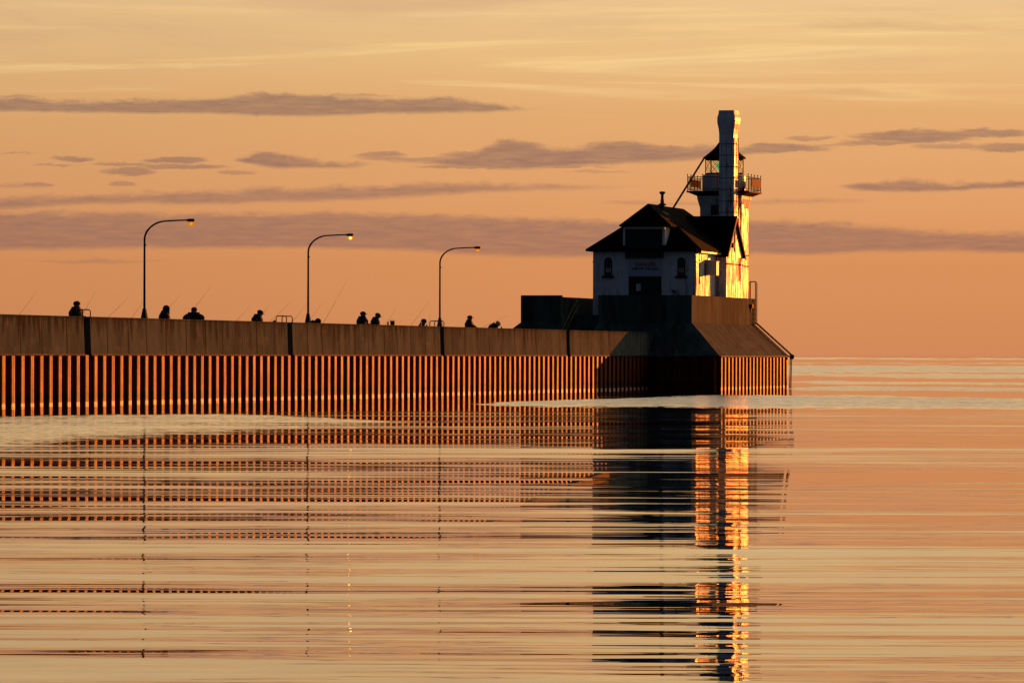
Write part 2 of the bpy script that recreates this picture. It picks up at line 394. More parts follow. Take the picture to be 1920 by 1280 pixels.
# ------------------------------------------------------------------ mesh building
class MB:
    def __init__(s): s.v = []; s.f = []
    def poly(s, pts, faces):
        o = len(s.v); s.v += [Vector(p) for p in pts]; s.f += [tuple(i+o for i in f) for f in faces]
    def box(s, a, b):
        (x0, y0, z0), (x1, y1, z1) = a, b
        s.poly([(x0,y0,z0),(x1,y0,z0),(x1,y1,z0),(x0,y1,z0),(x0,y0,z1),(x1,y0,z1),(x1,y1,z1),(x0,y1,z1)],
               [(3,2,1,0),(4,5,6,7),(0,1,5,4),(1,2,6,5),(2,3,7,6),(3,0,4,7)])
    def hexa(s, bot, top):              # two loops of n points
        n = len(bot)
        s.poly(list(bot)+list(top), [tuple(range(n-1,-1,-1)), tuple(range(n, 2*n))] + [(i, (i+1)%n, (i+1)%n+n, i+n) for i in range(n)])
    def tube(s, pts, r, n=8, caps=True):
        pts = [Vector(p) for p in pts]; rs = r if isinstance(r, (list, tuple)) else [r]*len(pts)
        o = len(s.v); ref = None
        for i, p in enumerate(pts):
            d = (pts[min(i+1, len(pts)-1)] - pts[max(i-1, 0)]).normalized()
            if ref is None: ref = Vector((0, 0, 1)) if abs(d.z) < .9 else Vector((1, 0, 0))
            a = d.cross(ref).normalized(); b = a.cross(d).normalized(); ref = b
            for k in range(n):
                t = 2*math.pi*k/n; s.v.append(p + (a*math.cos(t) + b*math.sin(t))*rs[i])
        for i in range(len(pts)-1):
            for k in range(n):
                k2 = (k+1) % n
                s.f.append((o+i*n+k, o+i*n+k2, o+(i+1)*n+k2, o+(i+1)*n+k))
        if caps:
            s.f.append(tuple(o+k for k in range(n-1, -1, -1))); s.f.append(tuple(o+(len(pts)-1)*n+k for k in range(n)))
    def lathe(s, prof, c=(0, 0, 0), n=24, caps=True):
        o = len(s.v); c = Vector(c)
        for r, z in prof:
            for k in range(n):
                t = 2*math.pi*k/n; s.v.append(c + Vector((r*math.cos(t), r*math.sin(t), z)))
        for i in range(len(prof)-1):
            for k in range(n):
                k2 = (k+1) % n
                s.f.append((o+i*n+k, o+i*n+k2, o+(i+1)*n+k2, o+(i+1)*n+k))
        if caps:
            s.f.append(tuple(o+k for k in range(n-1, -1, -1))); s.f.append(tuple(o+(len(prof)-1)*n+k for k in range(n)))
    def build(s, name, material, parent=None, off=(0, 0, 0), smooth=False):
        me = bpy.data.meshes.new(name); off = Vector(off)
        me.from_pydata([tuple(v-off) for v in s.v], [], s.f); me.update()
        bm = bmesh.new(); bm.from_mesh(me); bmesh.ops.recalc_face_normals(bm, faces=bm.faces); bm.to_mesh(me); bm.free()
        me.materials.append(MATS[material])
        o = bpy.data.objects.new(name, me); C.objects.link(o)
        if parent: o.parent = parent
        if smooth:
            for p in me.polygons: p.use_smooth = True
        return o

def tag(o, label=None, cat=None, group=None, kind=None):
    if label: o['label'] = label
    if cat: o['category'] = cat
    if group: o['group'] = group
    if kind: o['kind'] = kind
    return o
def thing(name, base, label, cat, group=None, rot=ROT):   # base in pier coordinates
    o = bpy.data.objects.new(name, None); C.objects.link(o); o.empty_display_size = .3
    o.location = W(*base); o.rotation_euler = (0, 0, rot)
    o['base'] = tuple(base)
    return tag(o, label, cat, group)
def B(o): return Vector(o['base'])
def copy_tree(o, parent=None):
    c = o.copy(); C.objects.link(c)
    if parent: c.parent = parent
    for ch in [x for x in bpy.data.objects if x.parent == o and x != c]:
        copy_tree(ch, c)
    return c
def boolean_cut(o, cutters):
    for c in cutters:
        md = o.modifiers.new('cut', 'BOOLEAN'); md.operation = 'DIFFERENCE'; md.solver = 'EXACT'; md.object = c
    dg = bpy.context.evaluated_depsgraph_get(); dg.update()
    me = bpy.data.meshes.new_from_object(o.evaluated_get(dg))
    o.modifiers.clear(); o.data = me
    for c in cutters: bpy.data.objects.remove(c)

# ------------------------------------------------------------------ lake
mb = MB(); RR = 60000.
ring = [0, 30, 120, 400, 1500, 8000, RR]
mb.poly([(-RR, -2000, 0), (RR, -2000, 0), (RR, RR, 0), (-RR, RR, 0)], [(0, 1, 2, 3)])
lake = mb.build('water', 'lake_water'); tag(lake, kind='structure')

# ------------------------------------------------------------------ PIER
QSTEP = q_of(1215, 0)          # where the wider lighthouse base begins
Q0 = -75.                      # pier runs on towards the shore, past the left edge of the frame
def ztop(q): return 3.30 - .0012*(q+30)     # cap settles slightly towards the end
ZC = 1.84
pier = thing('pier', (0, 20, 0), 'long concrete pier with rusty corrugated steel sheet piling below its wall', 'pier')
pb = B(pier)
joints = [q_of(x, 0) for x in (165, 545, 830, 1066)]
JW = .36
starts = [Q0] + [j+JW for j in joints]; ends = [j-JW for j in joints] + [QSTEP+1.8]
for a, b in zip(starts, ends):
    m_ = MB()
    m_.hexa([(-1.0, a, ZC), (0, a, ZC), (0, b, ZC), (-1.0, b, ZC)],
            [(-1.0, a, ztop(a)), (-.05, a, ztop(a)), (-.05, b, ztop(b)), (-1.0, b, ztop(b))])
    # chamfer strip
    m_.hexa([(-.05, a, ztop(a)-.05), (0.0, a, ztop(a)-.05), (0.0, b, ztop(b)-.05), (-.05, b, ztop(b)-.05)],
            [(-.05, a, ztop(a)-.001), (-.045, a, ztop(a)-.001), (-.045, b, ztop(b)-.001), (-.05, b, ztop(b)-.001)])
    m_.build('wall_section', 'pier_concrete', pier, off=pb)
for j in joints:
    m_ = MB(); m_.box((-1.0, j-JW, ZC), (-.55, j+JW, ztop(j))); m_.build('recess_wall', 'base_concrete', pier, off=pb)
m_ = MB(); m_.box((-4.3, Q0, .6), (-1.0, QSTEP+5.6, 2.35)); m_.build('deck', 'deck_concrete', pier, off=pb)
m_ = MB(); m_.hexa([(-5.4, Q0, .4), (-4.3, Q0, .4), (-4.3, QSTEP, .4), (-5.4, QSTEP, .4)],
                   [(-5.4, Q0, 3.3), (-4.3, Q0, 3.3), (-4.3, QSTEP, 3.1), (-5.4, QSTEP, 3.1)])
m_.build('far_wall', 'pier_concrete', pier, off=pb)

def corrugated(along, length, origin, normal, z0, z1, pitch=.98, depth=.34):
    """sheet piling profile running along `along`, outer flange at the face, pans recessed"""
    m_ = MB(); n = int(length/pitch)+1
    prof = []
    for i in range(n):
        s0 = i*pitch
        prof += [(s0, -depth), (s0+.34, -depth), (s0+.43, -.035), (s0+.50, -.006), (s0+.56, 0), (s0+.645, 0), (s0+.65, -.012), (s0+.67, -.012), (s0+.675, 0), (s0+.79, 0), (s0+.85, -.02)]
    prof += [(n*pitch, -depth)]
    prof = [(s_, d) for s_, d in prof if s_ <= length] or prof
    prof.append((length, prof[-1][1]))
    pts = []
    rnd = random.Random(3)
    for z in (z0, z1):
        for s_, d in prof:
            pts.append(Vector(origin) + Vector(along)*s_ + Vector(normal)*d + Vector((0, 0, z)))
    k = len(prof)
    m_.poly(pts, [(i, i+1, i+1+k, i+k) for i in range(k-1)])
    return m_
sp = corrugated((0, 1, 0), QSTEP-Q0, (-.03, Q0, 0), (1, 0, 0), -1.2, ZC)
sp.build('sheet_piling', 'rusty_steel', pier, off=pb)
m_ = MB(); m_.box((-1.2, Q0, -1.2), (-.37, QSTEP, ZC-.003)); m_.build('core', 'base_concrete', pier, off=pb)
for a, b in zip(starts, ends):
    m_ = MB(); m_.box((.002, a, ZC-.015), (.035, min(b, QSTEP-.01), ZC+.04)); m_.build('steel_edge', 'steel_lip', pier, off=pb)
m_ = MB()
m_.tube([(-4.6, q_of(181, -4.6), 3.2), (-4.6, q_of(181, -4.6), z_of(181, 594.5, -4.6, q_of(181, -4.6)))], .05)
ob = m_.build('mooring_post', 'red_iron'); ob.location = W(0, 0, 0); ob.rotation_euler = (0, 0, ROT)
tag(ob, 'short rusty post standing alone on the pier just left of the first lamp', 'post')

# ladders in the recesses, with grab hoops on top
LAB = {0: 'wall ladder with one red hoop beside the leftmost fisherman', 1: 'wall ladder with double red hoops left of the middle lamp post',
       2: 'wall ladder with hoops at the foot of the right-hand lamp post', 3: 'wall ladder in the last recess, near the lighthouse base'}
for i, j in enumerate(joints):
    t = thing('wall_ladder', (-.3, j, 0), LAB[i], 'ladder', 'ladders in the pier wall recesses')
    b0 = B(t)
    zt = ztop(j)
    m_ = MB()
    for sgn in (-1, 1): m_.tube([(-.35, j+sgn*.2, -.6), (-.35, j+sgn*.2, zt)], .022, 6)
    m_.build('side_rail', 'red_iron', t, off=b0)
    z = -.1
    while z < zt:
        m_ = MB(); m_.tube([(-.35, j-.2, z), (-.35, j+.2, z)], .014, 6); z += .3
        m_.build('rung', 'red_iron', t, off=b0)
    h = .26 if i < 3 else .05
    if i < 3:
        for sgn in (-1, 1):
            m_ = MB(); q = j+sgn*.42; zb = zt-.03
            pin, pout = -.52, -.06
            m_.tube([(pin, q, zb), (pin, q, zt+h-.06), (pin+.05, q, zt+h), (pout-.05, q, zt+h), (pout, q, zt+h-.06), (pout, q, zb)], .022, 8)
            m_.build('grab_hoop', 'red_iron', t, off=b0, smooth=True)

# ------------------------------------------------------------------ street lamps on the far side of the pier
def make_lamp():
    t = thing('street_lamp', (-4.5, 0, 3.1), '', 'street lamp', 'street lamps along the pier')
    m_ = MB()
    prof = [(.0, .16), (.10, .155), (.45, .10), (.62, .052)]
    m_.hexa([(-.15, -.15, 0), (.15, -.15, 0), (.15, .15, 0), (-.15, .15, 0)], [(-.06, -.06, .62), (.06, -.06, .62), (.06, .06, .62), (-.06, .06, .62)])
    m_.box((-.19, -.19, -.02), (.19, .19, .04))
    m_.build('base', 'black_iron', t)
    m_ = MB(); m_.tube([(0, 0, .58), (0, 0, 2.0), (0, 0, 3.55)], [.052, .047, .043], 12)
    m_.tube([(.05, 0, 3.3), (.05, 0, 3.36)], .03, 6)
    m_.build('pole', 'dark_iron', t, smooth=True)
    m_ = MB(); pts = []
    # arm: quarter ellipse then long, nearly level run
    for k in range(0, 13):
        a = k/12*math.pi/2
        pts.append((1.02*(1-math.cos(a)), 0, 3.55 + .80*math.sin(a)))
    pts += [(1.45, 0, 4.372), (1.95, 0, 4.385)]
    m_.tube(pts, [.043]*5+[.038]*5+[.033]*5, 10)
    m_.build('arm', 'dark_iron', t, smooth=True)
    m_ = MB()
    m_.lathe([(.145, 0), (.15, .03), (.15, .10), (.135, .13), (.02, .135)], (2.09, 0, 4.31), 20)
    m_.box((1.89, -.05, 4.34), (2.03, .05, 4.42))
    m_.build('lamp_head', 'black_iron', t)
    m_ = MB()
    m_.lathe([(.03, -.185), (.09, -.175), (.125, -.13), (.142, -.06), (.14, 0)], (2.10, 0, 4.315), 20)
    gl_ = m_.build('lamp_globe', 'lamp_globe', t, smooth=True)
    return t, gl_
lamp0, globe0 = make_lamp()
LAMPS = [(270.5, 'leftmost of the three lamp posts, tallest in the view, its amber lamp lit'),
         (577.5, 'middle lamp post of the three, with the brightest lit lamp'),
         (824.5, 'lamp post nearest the lighthouse, farthest of the three')]
copies = [lamp0, copy_tree(lamp0), copy_tree(lamp0)]
for i, (o, (x, lab)) in enumerate(zip(copies, LAMPS)):
    q = q_of(x, -4.6); o.location = W(-4.6, q, 3.18); o['label'] = lab
    zt = z_of(x, (411.5, 439, 463)[i], -4.6, q)
    o.scale = (1.0,)*3
    sc = (zt-3.18)/4.42
    o.scale = (sc, sc, sc)
    lampc = W(-4.6+1.87*sc, q, 3.18+4.2*sc)
    if i == 1:
        for ch in o.children:
            if ch.name.startswith('lamp_globe'):
                ch.data = ch.data.copy(); ch.data.materials[0] = MATS['lamp_globe_bright']
    m_ = MB(); m_.lathe([(.01, -.06), (.05, -.03), (.055, 0), (.02, .04)], (2.10, 0, 4.235), 12)
    m_.build('bulb', 'lamp_core' if i == 1 else 'lamp_core_dim', o)

# ------------------------------------------------------------------ LIGHTHOUSE BASE
PC = p_of(1350, QSTEP); QC = QSTEP                 # outer corner
LEN = q_of(1480, PC) - QC
BT = 2.09
PU, QU = PC-BT, QC+BT                              # upper wall corner
QE = QC+LEN                                        # far end
ZU, ZT, ZF = 3.74, 5.29, 4.2
PL = PU-10.0                                       # left side of upper part
def a2p(a): return PU-a
base = thing('concrete_base', (PU-5, QU+8, 0), 'massive dark concrete base with sloping skirt under the lighthouse, steel piling below', 'foundation')
bb = B(base)
ST0, ST1, STQ = a2p(7.65), a2p(5.45), QU+3.9         # stair opening
# skirt (batter): right part
m_ = MB()
m_.hexa([(a2p(5.45), QC, ZC), (PC, QC, ZC), (PC, QE, ZC), (a2p(5.45), QE, ZC)], [(a2p(5.45), QU, ZU), (PU, QU, ZU), (PU, QE, ZU), (a2p(5.45), QE, ZU)])
m_.hexa([(PL-BT, QC, ZC), (ST0, QC, ZC), (ST0, QE, ZC), (PL-BT, QE, ZC)], [(PL, QU, ZU), (ST0, QU, ZU), (ST0, QE, ZU), (PL, QE, ZU)])
m_.build('sloping_skirt', 'base_concrete', base, off=bb)
m_ = MB()
m_.box((ST1, QU, ZU-.002), (PU, QE, ZF)); m_.box((PL, QU, ZU-.002), (ST0, QE, ZF)); m_.box((ST0, STQ, 1.0), (ST1, QE, ZF))
m_.build('floor_slab', 'base_concrete', base, off=bb)
m_ = MB(); t_ = .45
m_.box((ST1, QU-.003, ZF), (PU+.003, QU+t_, ZT)); m_.box((PL, QU-.003, ZF), (ST0, QU+t_, ZT))
m_.box((PU-t_, QU+t_, ZF), (PU+.003, QE, ZT)); m_.box((PL, QU+t_, ZF), (PL+t_, QE, ZT-.003))
m_.box((PL+t_, QE-t_, ZF), (PU-3.5, QE, ZT+.55)); m_.box((PU-3.5, QE-t_, ZF), (PU-t_, QE, ZT))  # left back stretch raised: unseen added height that shades the inner left wall
m_.build('parapet_wall', 'base_concrete', base, off=bb)
m_ = MB(); ns = 11
for k in range(ns):
    z1 = 2.35+(ZF-2.35)*(k+1)/ns; qa = QU-.3+(STQ-QU+.3)*k/ns
    m_.box((ST0+.004, qa, 2.3), (ST1-.004, STQ-.002*(k+1), z1-.002*(ns-k)))
m_.build('stair', 'base_concrete', base, off=bb)
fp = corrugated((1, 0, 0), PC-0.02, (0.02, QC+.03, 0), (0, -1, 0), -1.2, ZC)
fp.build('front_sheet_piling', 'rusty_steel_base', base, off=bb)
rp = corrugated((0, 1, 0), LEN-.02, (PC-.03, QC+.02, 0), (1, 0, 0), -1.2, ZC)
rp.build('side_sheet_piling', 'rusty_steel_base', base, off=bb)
m_ = MB(); m_.box((PL-BT, QC+.45, -1.2), (PC-.42, QE-.03, ZC-.003)); m_.build('core', 'base_concrete', base, off=bb)
m_ = MB(); m_.box((PC+.002, QC, ZC-.05), (PC+.07, QE+.06, ZC+.03)); m_.build('steel_edge', 'steel_lip', base, off=bb)

# handrails beside the stair
for pp, lab in ((ST1-.12, 'thin yellowish handrail climbing the stair against the white building corner'), (ST0+.12, 'thin handrail up the left side of the stair')):
    t = thing('handrail', (pp, QU, 2.35), lab, 'handrail', 'handrails of the base stair'); b0 = B(t)
    for dz_ in (.95, .5):
        m_ = MB(); m_.tube([(pp, QU-.45, 2.35+dz_-.1), (pp, STQ-.1, ZF+dz_+.05)], .022, 6); m_.build('rail', 'yellow_rail', t, off=b0)
    for f in (0.02, .5, .98):
        qq = QU-.45+(STQ-QU+.35)*f; zz = 2.35+(ZF-2.35)*f
        m_ = MB(); m_.tube([(pp, qq, zz), (pp, qq, zz+.9)], .02, 6); m_.build('post', 'yellow_rail', t, off=b0)

# access ladder at the far right end
t = thing('access_ladder', (PU, QE-.4, 0), 'long metal ladder with tall hoop running down the right end of the concrete base', 'ladder'); b0 = B(t)
zh = z_of(1415, 528, PU, QE-.4)
for s_ in (-.2, .2):
    q = QE-.35+s_
    m_ = MB(); m_.tube([(PU+.12, q, ZU), (PU+.12, q, zh-.1), (PU+.06, q, zh), (PU-.22, q, zh), (PU-.28, q, zh-.1), (PU-.28, q, ZT)], .028, 8)
    m_.tube([(PU+.12, q, ZU+.1), (PC+.18, q, ZC+.1), (PC+.12, q, -.4)], .03, 8)
    m_.build('side_rail', 'red_iron', t, off=b0, smooth=True)
RG = []
z = ZU+.1
while z < ZT: RG.append((PU+.12, z, .028)); z += .27
L_ = math.hypot(BT, ZU-ZC); s_ = .2
while s_ < L_:
    f = s_/L_; RG.append((PU+.14+(BT+.06)*f, ZU+.1-(ZU-ZC)*f, .05)); s_ += .3
z = -.1
while z < ZC: RG.append((PC+.15, z, .03)); z += .3
for p_, z, r_ in RG:
    m_ = MB(); m_.tube([(p_, QE-.56, z), (p_, QE-.14, z)], r_, 6); m_.build('rung', 'red_iron', t, off=b0)
m_ = MB(); m_.lathe([(.02, -.16), (.12, -.12), (.16, 0), (.12, .12), (.02, .16)], (PC+.16, QE-.05, ZC-.03), 12)
m_.build('corner_bumper', 'dark_iron', t, off=b0)
m_ = MB(); m_.box((PU+.005, QE-1.6, 4.72), (PU+.14, QE-1.2, 4.95)); m_.box((PU+.005, QE-1.45, 4.5), (PU+.05, QE-1.35, 4.72))
o_ = m_.build('junction_box', 'red_iron'); o_.location = W(0, 0, 0); o_.rotation_euler = (0, 0, ROT)
tag(o_, 'small box fixed to the upper concrete wall beside the access ladder', 'junction box')

# ------------------------------------------------------------------ FOG SIGNAL BUILDING
HQ = QU+5.4
HR = p_of(1305, HQ); HL = p_of(1111.5, HQ)
HB = HQ+12.2
ZE = z_of(1200, 471, (HR+HL)/2, HQ)
ZR = z_of(1240, 386.5, (HR+HL)/2, HQ+5)
house = thing('fog_signal_building', ((HR+HL)/2, HQ+6, ZF), 'white painted brick building with dark red hipped roof on the concrete base', 'building')
hb = B(house)
m_ = MB(); m_.box((HL, HQ, ZF+.002), (HR, HB, ZE-.02)); wall = m_.build('wall', 'white_brick', house, off=hb)
def arch_pts(pc, w_, z0, z1, n=10):
    r = w_/2; pts = [(pc-r, z0), (pc+r, z0)]
    for k in range(n+1):
        a = math.pi*k/n; pts.append((pc+r*math.cos(a), z1-r+r*math.sin(a)))
    return pts
def prism_q(pts, q0, q1):
    m_ = MB(); m_.hexa([(p, q0, z) for p, z in pts], [(p, q1, z) for p, z in pts]); return m_
wins = []
cut = []
for x in (1140, 1277):
    pc = p_of(x, HQ); z0 = z_of(x, 517, pc, HQ); z1 = z_of(x, 482, pc, HQ)
    wins.append((pc, z0, z1))
    cut.append(prism_q(arch_pts(pc, .50, z0, z1), HQ-.3, HQ+.22).build('cutter', 'white_brick', house, off=hb))
DL, DR = p_of(1178, HQ), p_of(1240, HQ); DZ1 = z_of(1209, 518.5, (DL+DR)/2, HQ)
m_ = MB(); m_.box((DL, HQ-.3, ZF-.5), (DR, HQ+.2, DZ1)); cut.append(m_.build('cutter', 'white_brick', house, off=hb))
boolean_cut(wall, cut)
for pc, z0, z1 in wins:
    wn_ = prism_q(arch_pts(pc, .50, z0, z1), HQ+.10, HQ+.14).build('window', 'dark_glass', house, off=hb)
    m_ = MB(); m_.box((pc-.35, HQ-.12, z0-.13), (pc+.35, HQ+.10, z0+.0)); m_.build('sill', 'dark_panel', wn_, off=(0, 0, 0))
    wn_.children[0].data.transform(Matrix.Translation(-hb))
    # sash bars and small pale notice behind the glass
    m_ = MB(); m_.box((pc-.245, HQ+.06, (z0+z1)/2-.02), (pc+.245, HQ+.095, (z0+z1)/2+.02)); m_.box((pc-.015, HQ+.06, z0+.01), (pc+.015, HQ+.095, z1-.02))
    o2 = m_.build('sash_bar', 'dark_panel', wn_, off=hb)
    zc = z0+.33
    m_ = MB(); w2 = .14
    for (a, b, c, d) in ((-w2, w2, -.12, -.09), (-w2, w2, .09, .12), (-w2, -w2+.03, -.09, .09), (w2-.03, w2, -.09, .09), (-w2+.06, w2-.06, -.03, .02)):
        m_.box((pc+a, HQ+.03, zc+c), (pc+b, HQ+.05, zc+d))
    m_.build('notice', 'paper', wn_, off=hb)
# door with panel boards and notice
m_ = MB(); m_.box((DL, HQ+.12, ZF), (DR, HQ+.17, DZ1))
for k in range(1, 6):
    z = ZF+(DZ1-ZF)*k/6; m_.box((DL+.02, HQ+.10, z-.02), (DR-.02, HQ+.12, z+.02))
door = m_.build('door', 'dark_panel', house, off=hb)
nx = p_of(1196, HQ); nz0, nz1 = z_of(1196, 545.5, nx, HQ), z_of(1196, 532, nx, HQ)
m_ = MB(); m_.box((nx-.13, HQ+.08, nz0), (nx+.13, HQ+.096, nz1)); m_.build('notice', 'paper', door, off=hb)
# string course
m_ = MB(); zs = z_of(1200, 491, -2, HQ)
for a, b in ((HL-.03, wins[0][0]-.55), (wins[0][0]+.55, DL-.18), (DR+.18, wins[1][0]-.55), (wins[1][0]+.55, HR+.03)):
    m_ = MB(); m_.box((a, HQ-.035, zs-.03), (b, HQ-.002, zs+.03)); m_.build('string_course', 'white_trim', house, off=hb)
for pc, z0, z1 in wins:
    pts = []
    for k in range(13):
        a = math.pi*k/12; pts.append((pc+.46*math.cos(a), HQ-.02, z1-.25+.46*math.sin(a)))
    m_ = MB(); m_.tube(pts, .03, 4); m_.build('window_arch', 'white_trim', house, off=hb)
m_ = MB(); m_.box((HR+.002, HQ-.035, zs-.03), (HR+.035, HQ+2.2, zs+.03)); m_.build('string_course', 'white_trim', house, off=hb)
m_ = MB(); pp = p_of(1263, HQ); zz = z_of(1263, 546, pp, HQ)
m_.tube([(pp-.12, HQ-.05, zz+.08), (pp, HQ-.08, zz), (pp+.14, HQ-.05, zz-.06)], [.03, .07, .03], 6)
m_.build('wall_vent', 'dark_panel', house, off=hb)
# main hipped roof
OV = .36
e0, e1, f0, f1 = HL-OV, HR+OV, HQ-OV, HB+OV
pm = (e0+e1)/2; hw = (e1-e0)/2
r0, r1 = f0+hw, q_of(1281, pm)
m_ = MB()
m_.poly([(e0, f0, ZE), (e1, f0, ZE), (e1, f1, ZE), (e0, f1, ZE), (e0, f0, ZE+.12), (e1, f0, ZE+.12), (e1, f1, ZE+.12), (e0, f1, ZE+.12), (pm, r0, ZR), (pm, r1, ZR)],
        [(3,2,1,0), (0,1,5,4), (1,2,6,5), (2,3,7,6), (3,0,4,7), (4,5,8), (5,6,9,8), (6,7,9), (7,4,8,9)])
roof = m_.build('roof', 'roof_shingle', house, off=hb)
# dormer
dq = HQ-.06
dl, dr = p_of(1170, dq), p_of(1250, dq); pl, pr = p_of(1173.5, dq), p_of(1243.5, dq)
dz1 = z_of(1210, 425, (dl+dr)/2, dq); dzp = z_of(1210, 429.5, (dl+dr)/2, dq); dz0 = z_of(1210, 483.5, (dl+dr)/2, dq)
zside = z_of(1172, 460, dl, dq)
m_ = MB()
m_.box((dl, dq-.3, zside), (pl, dq+1.5, dz1)); m_.box((pr, dq-.3, zside), (dr-.06, dq+1.5, dz1)); m_.box((pl, dq-.3, dzp), (pr, dq+1.5, dz1))
dorm = m_.build('dormer', 'white_trim', house, off=hb)
m_ = MB(); m_.box((pl, dq-.24, dz0), (pr, dq+.05, dzp))
for k in range(1, 8):
    z = dz0+(dzp-dz0)*k/8; m_.box((pl+.03, dq-.26, z-.015), (pr-.03, dq-.24, z+.015))
m_.build('loading_door', 'dark_panel', dorm, off=hb)
g0, g1 = p_of(1160, dq-.5), p_of(1257, dq-.5); gm_ = p_of(1213, dq+1.0)
ZD = ZR+.03
m_ = MB(); q2 = r0+1.5
m_.poly([(g0, dq-.5, dz1), (g1, dq-.5, dz1), (g1, q2, dz1), (g0, q2, dz1), (g0, dq-.5, dz1+.08), (g1, dq-.5, dz1+.08), (g1, q2, dz1+.08), (g0, q2, dz1+.08), (gm_, dq+1.15, ZD), (gm_+.1, q2, ZD)],
        [(3,2,1,0), (0,1,5,4), (1,2,6,5), (2,3,7,6), (3,0,4,7), (4,5,8), (5,6,9,8), (6,7,9), (7,4,8,9)])
m_.build('dormer_roof', 'roof_shingle', dorm, off=hb)
# gabled wing on the right
GQ = q_of(1343, HR); GP = p_of(1361.5, GQ); GB = q_of(1392, GP); 
# pull the back so that the gable spans to the tower
zge = z_of(1362, 475, GP, GQ); zgr = z_of(1380, 405, GP, (GQ+GB)/2); gmid = (GQ+GB)/2
m_ = MB()
m_.poly([(HR-.4, GQ, ZF), (GP, GQ, ZF), (GP, GB, ZF), (HR-.4, GB, ZF), (HR-.4, GQ, zge), (GP, GQ, zge), (GP, GB, zge), (HR-.4, GB, zge), (HR-.4, gmid, zgr-.2), (GP, gmid, zgr-.2)],
        [(3,2,1,0), (0,1,5,4), (2,3,7,6), (1,2,6,9,5), (3,0,4,8,7), (4,5,9,8), (6,7,8,9)])
m_.build('wing_wall', 'white_brick', house, off=hb)
m_ = MB(); o3 = .22; hwq = (GB-GQ)/2+o3; pe = GP+.12; pi_ = pm-.3
sl = (zgr-zge+.1)/hwq
for sg in (-1, 1):
    qe_ = gmid+sg*hwq; ze_ = zgr-sl*hwq
    m_.hexa([(pi_, gmid, zgr-.12), (pe, gmid, zgr-.12), (pe, qe_, ze_-.12), (pi_, qe_, ze_-.12)], [(pi_, gmid, zgr), (pe, gmid, zgr), (pe, qe_, ze_), (pi_, qe_, ze_)])
m_.build('wing_roof', 'roof_shingle', house, off=hb)
# barge boards
m_ = MB()
for sg in (-1, 1):
    qe_ = gmid+sg*(hwq+.02); ze_ = zgr-sl*(hwq+.02)
    m_.hexa([(pe+.003, gmid, zgr-.26), (pe+.05, gmid, zgr-.26), (pe+.05, qe_, ze_-.22), (pe+.003, qe_, ze_-.22)], [(pe+.003, gmid, zgr+.03), (pe+.05, gmid, zgr+.03), (pe+.05, qe_, ze_+.03), (pe+.003, qe_, ze_+.03)])
m_.build('barge_board', 'red_iron', house, off=hb)
# gable vent slit, wall bracket, down pipe
m_ = MB(); m_.box((GP+.004, gmid-.06, 8.0), (GP+.04, gmid+.06, 9.3)); m_.build('gable_slit', 'red_iron', house, off=hb)
m_ = MB(); m_.box((GP+.002, gmid-.75, 8.25), (GP+.10, gmid-.40, 8.55)); m_.build('gable_light', 'red_iron', house, off=hb)
m_ = MB(); m_.box((GP+.002, GQ, zs-.04), (GP+.04, GB, zs+.03)); m_.build('wing_string_course', 'copper_panel', house, off=hb)
qd = q_of(1385, GP)
m_ = MB(); m_.tube([(GP+.06, qd, zge-.2), (GP+.06, qd, 6.3)], .045, 8); m_.build('down_pipe', 'red_iron', house, off=hb)
# side wall narrow windows in the lit wall
for qq, za_ in ((q_of(1311, HR), 6.0), (q_of(1321, HR), 6.6)):
    m_ = MB(); m_.box((HR+.002, qq-.10, za_), (HR+.03, qq+.10, 7.4)); m_.build('side_shutter', 'copper_panel', house, off=hb)
# eave trim
m_ = MB(); m_.box((HR+.02, HQ-.1, ZE-.10), (HR+OV-.03, GQ-.01, ZE-.002)); m_.build('soffit', 'white_trim', house, off=hb)
# ventilator on the ridge
vq = r0+.6; vp = p_of(1241, vq); 
m_ = MB(); zv = lambda y: z_of(1241, y, vp, vq)
m_.lathe([(.14, zv(392)), (.12, zv(386)), (.24, zv(384.5)), (.24, zv(383)), (.12, zv(381.5)), (.085, zv(372)), (.085, zv(365)), (.17, zv(362.5)), (.18, zv(360)), (.10, zv(359))], (vp, vq, 0), 16)
m_.build('roof_ventilator', 'red_iron', house, off=hb, smooth=False)
m_ = MB(); a = r0-.2
pts2 = []
for (x, y, q) in ((1242, 397, a), (1252, 403, a+.2)):
    p_ = p_of(x, q-1.2); pts2.append((p_, q-1.2, z_of(x, y, p_, q-1.2)))
m_.tube(pts2, .05, 6); m_.build('roof_patch', 'white_trim', house, off=hb)

# danger board
sl_, sr_ = p_of(1178.5, HQ), p_of(1241, HQ); sz0, sz1 = z_of(1210, 517.5, sl_, HQ), z_of(1210, 490.5, sl_, HQ)
sign = thing('warning_sign', ((sl_+sr_)/2, HQ-.05, sz0), 'pale blue-grey board reading DANGER above the dark door', 'sign'); sb = B(sign)
m_ = MB(); m_.box((sl_, HQ-.055, sz0), (sr_, HQ-.004, sz1)); m_.build('board', 'sign_face', sign, off=sb)
def text(body, size, material, name, pc, z, parent, base):
    cu = bpy.data.curves.new('lettering', 'FONT'); cu.body = body; cu.size = size; cu.align_x = 'CENTER'; cu.align_y = 'CENTER'; cu.extrude = .004; cu.offset = .006
    o = bpy.data.objects.new('tmp', cu); C.objects.link(o)
    dg = bpy.context.evaluated_depsgraph_get(); me = bpy.data.meshes.new_from_object(o.evaluated_get(dg)); bpy.data.objects.remove(o)
    me.transform(Matrix.Rotation(R(90), 4, 'X')); me.transform(Matrix.Translation(Vector((pc, HQ-.062, z))-base))
    me.materials.clear(); me.materials.append(MATS[material])
    ob = bpy.data.objects.new(name, me); C.objects.link(ob); ob.parent = parent; return ob
scx = (sl_+sr_)/2
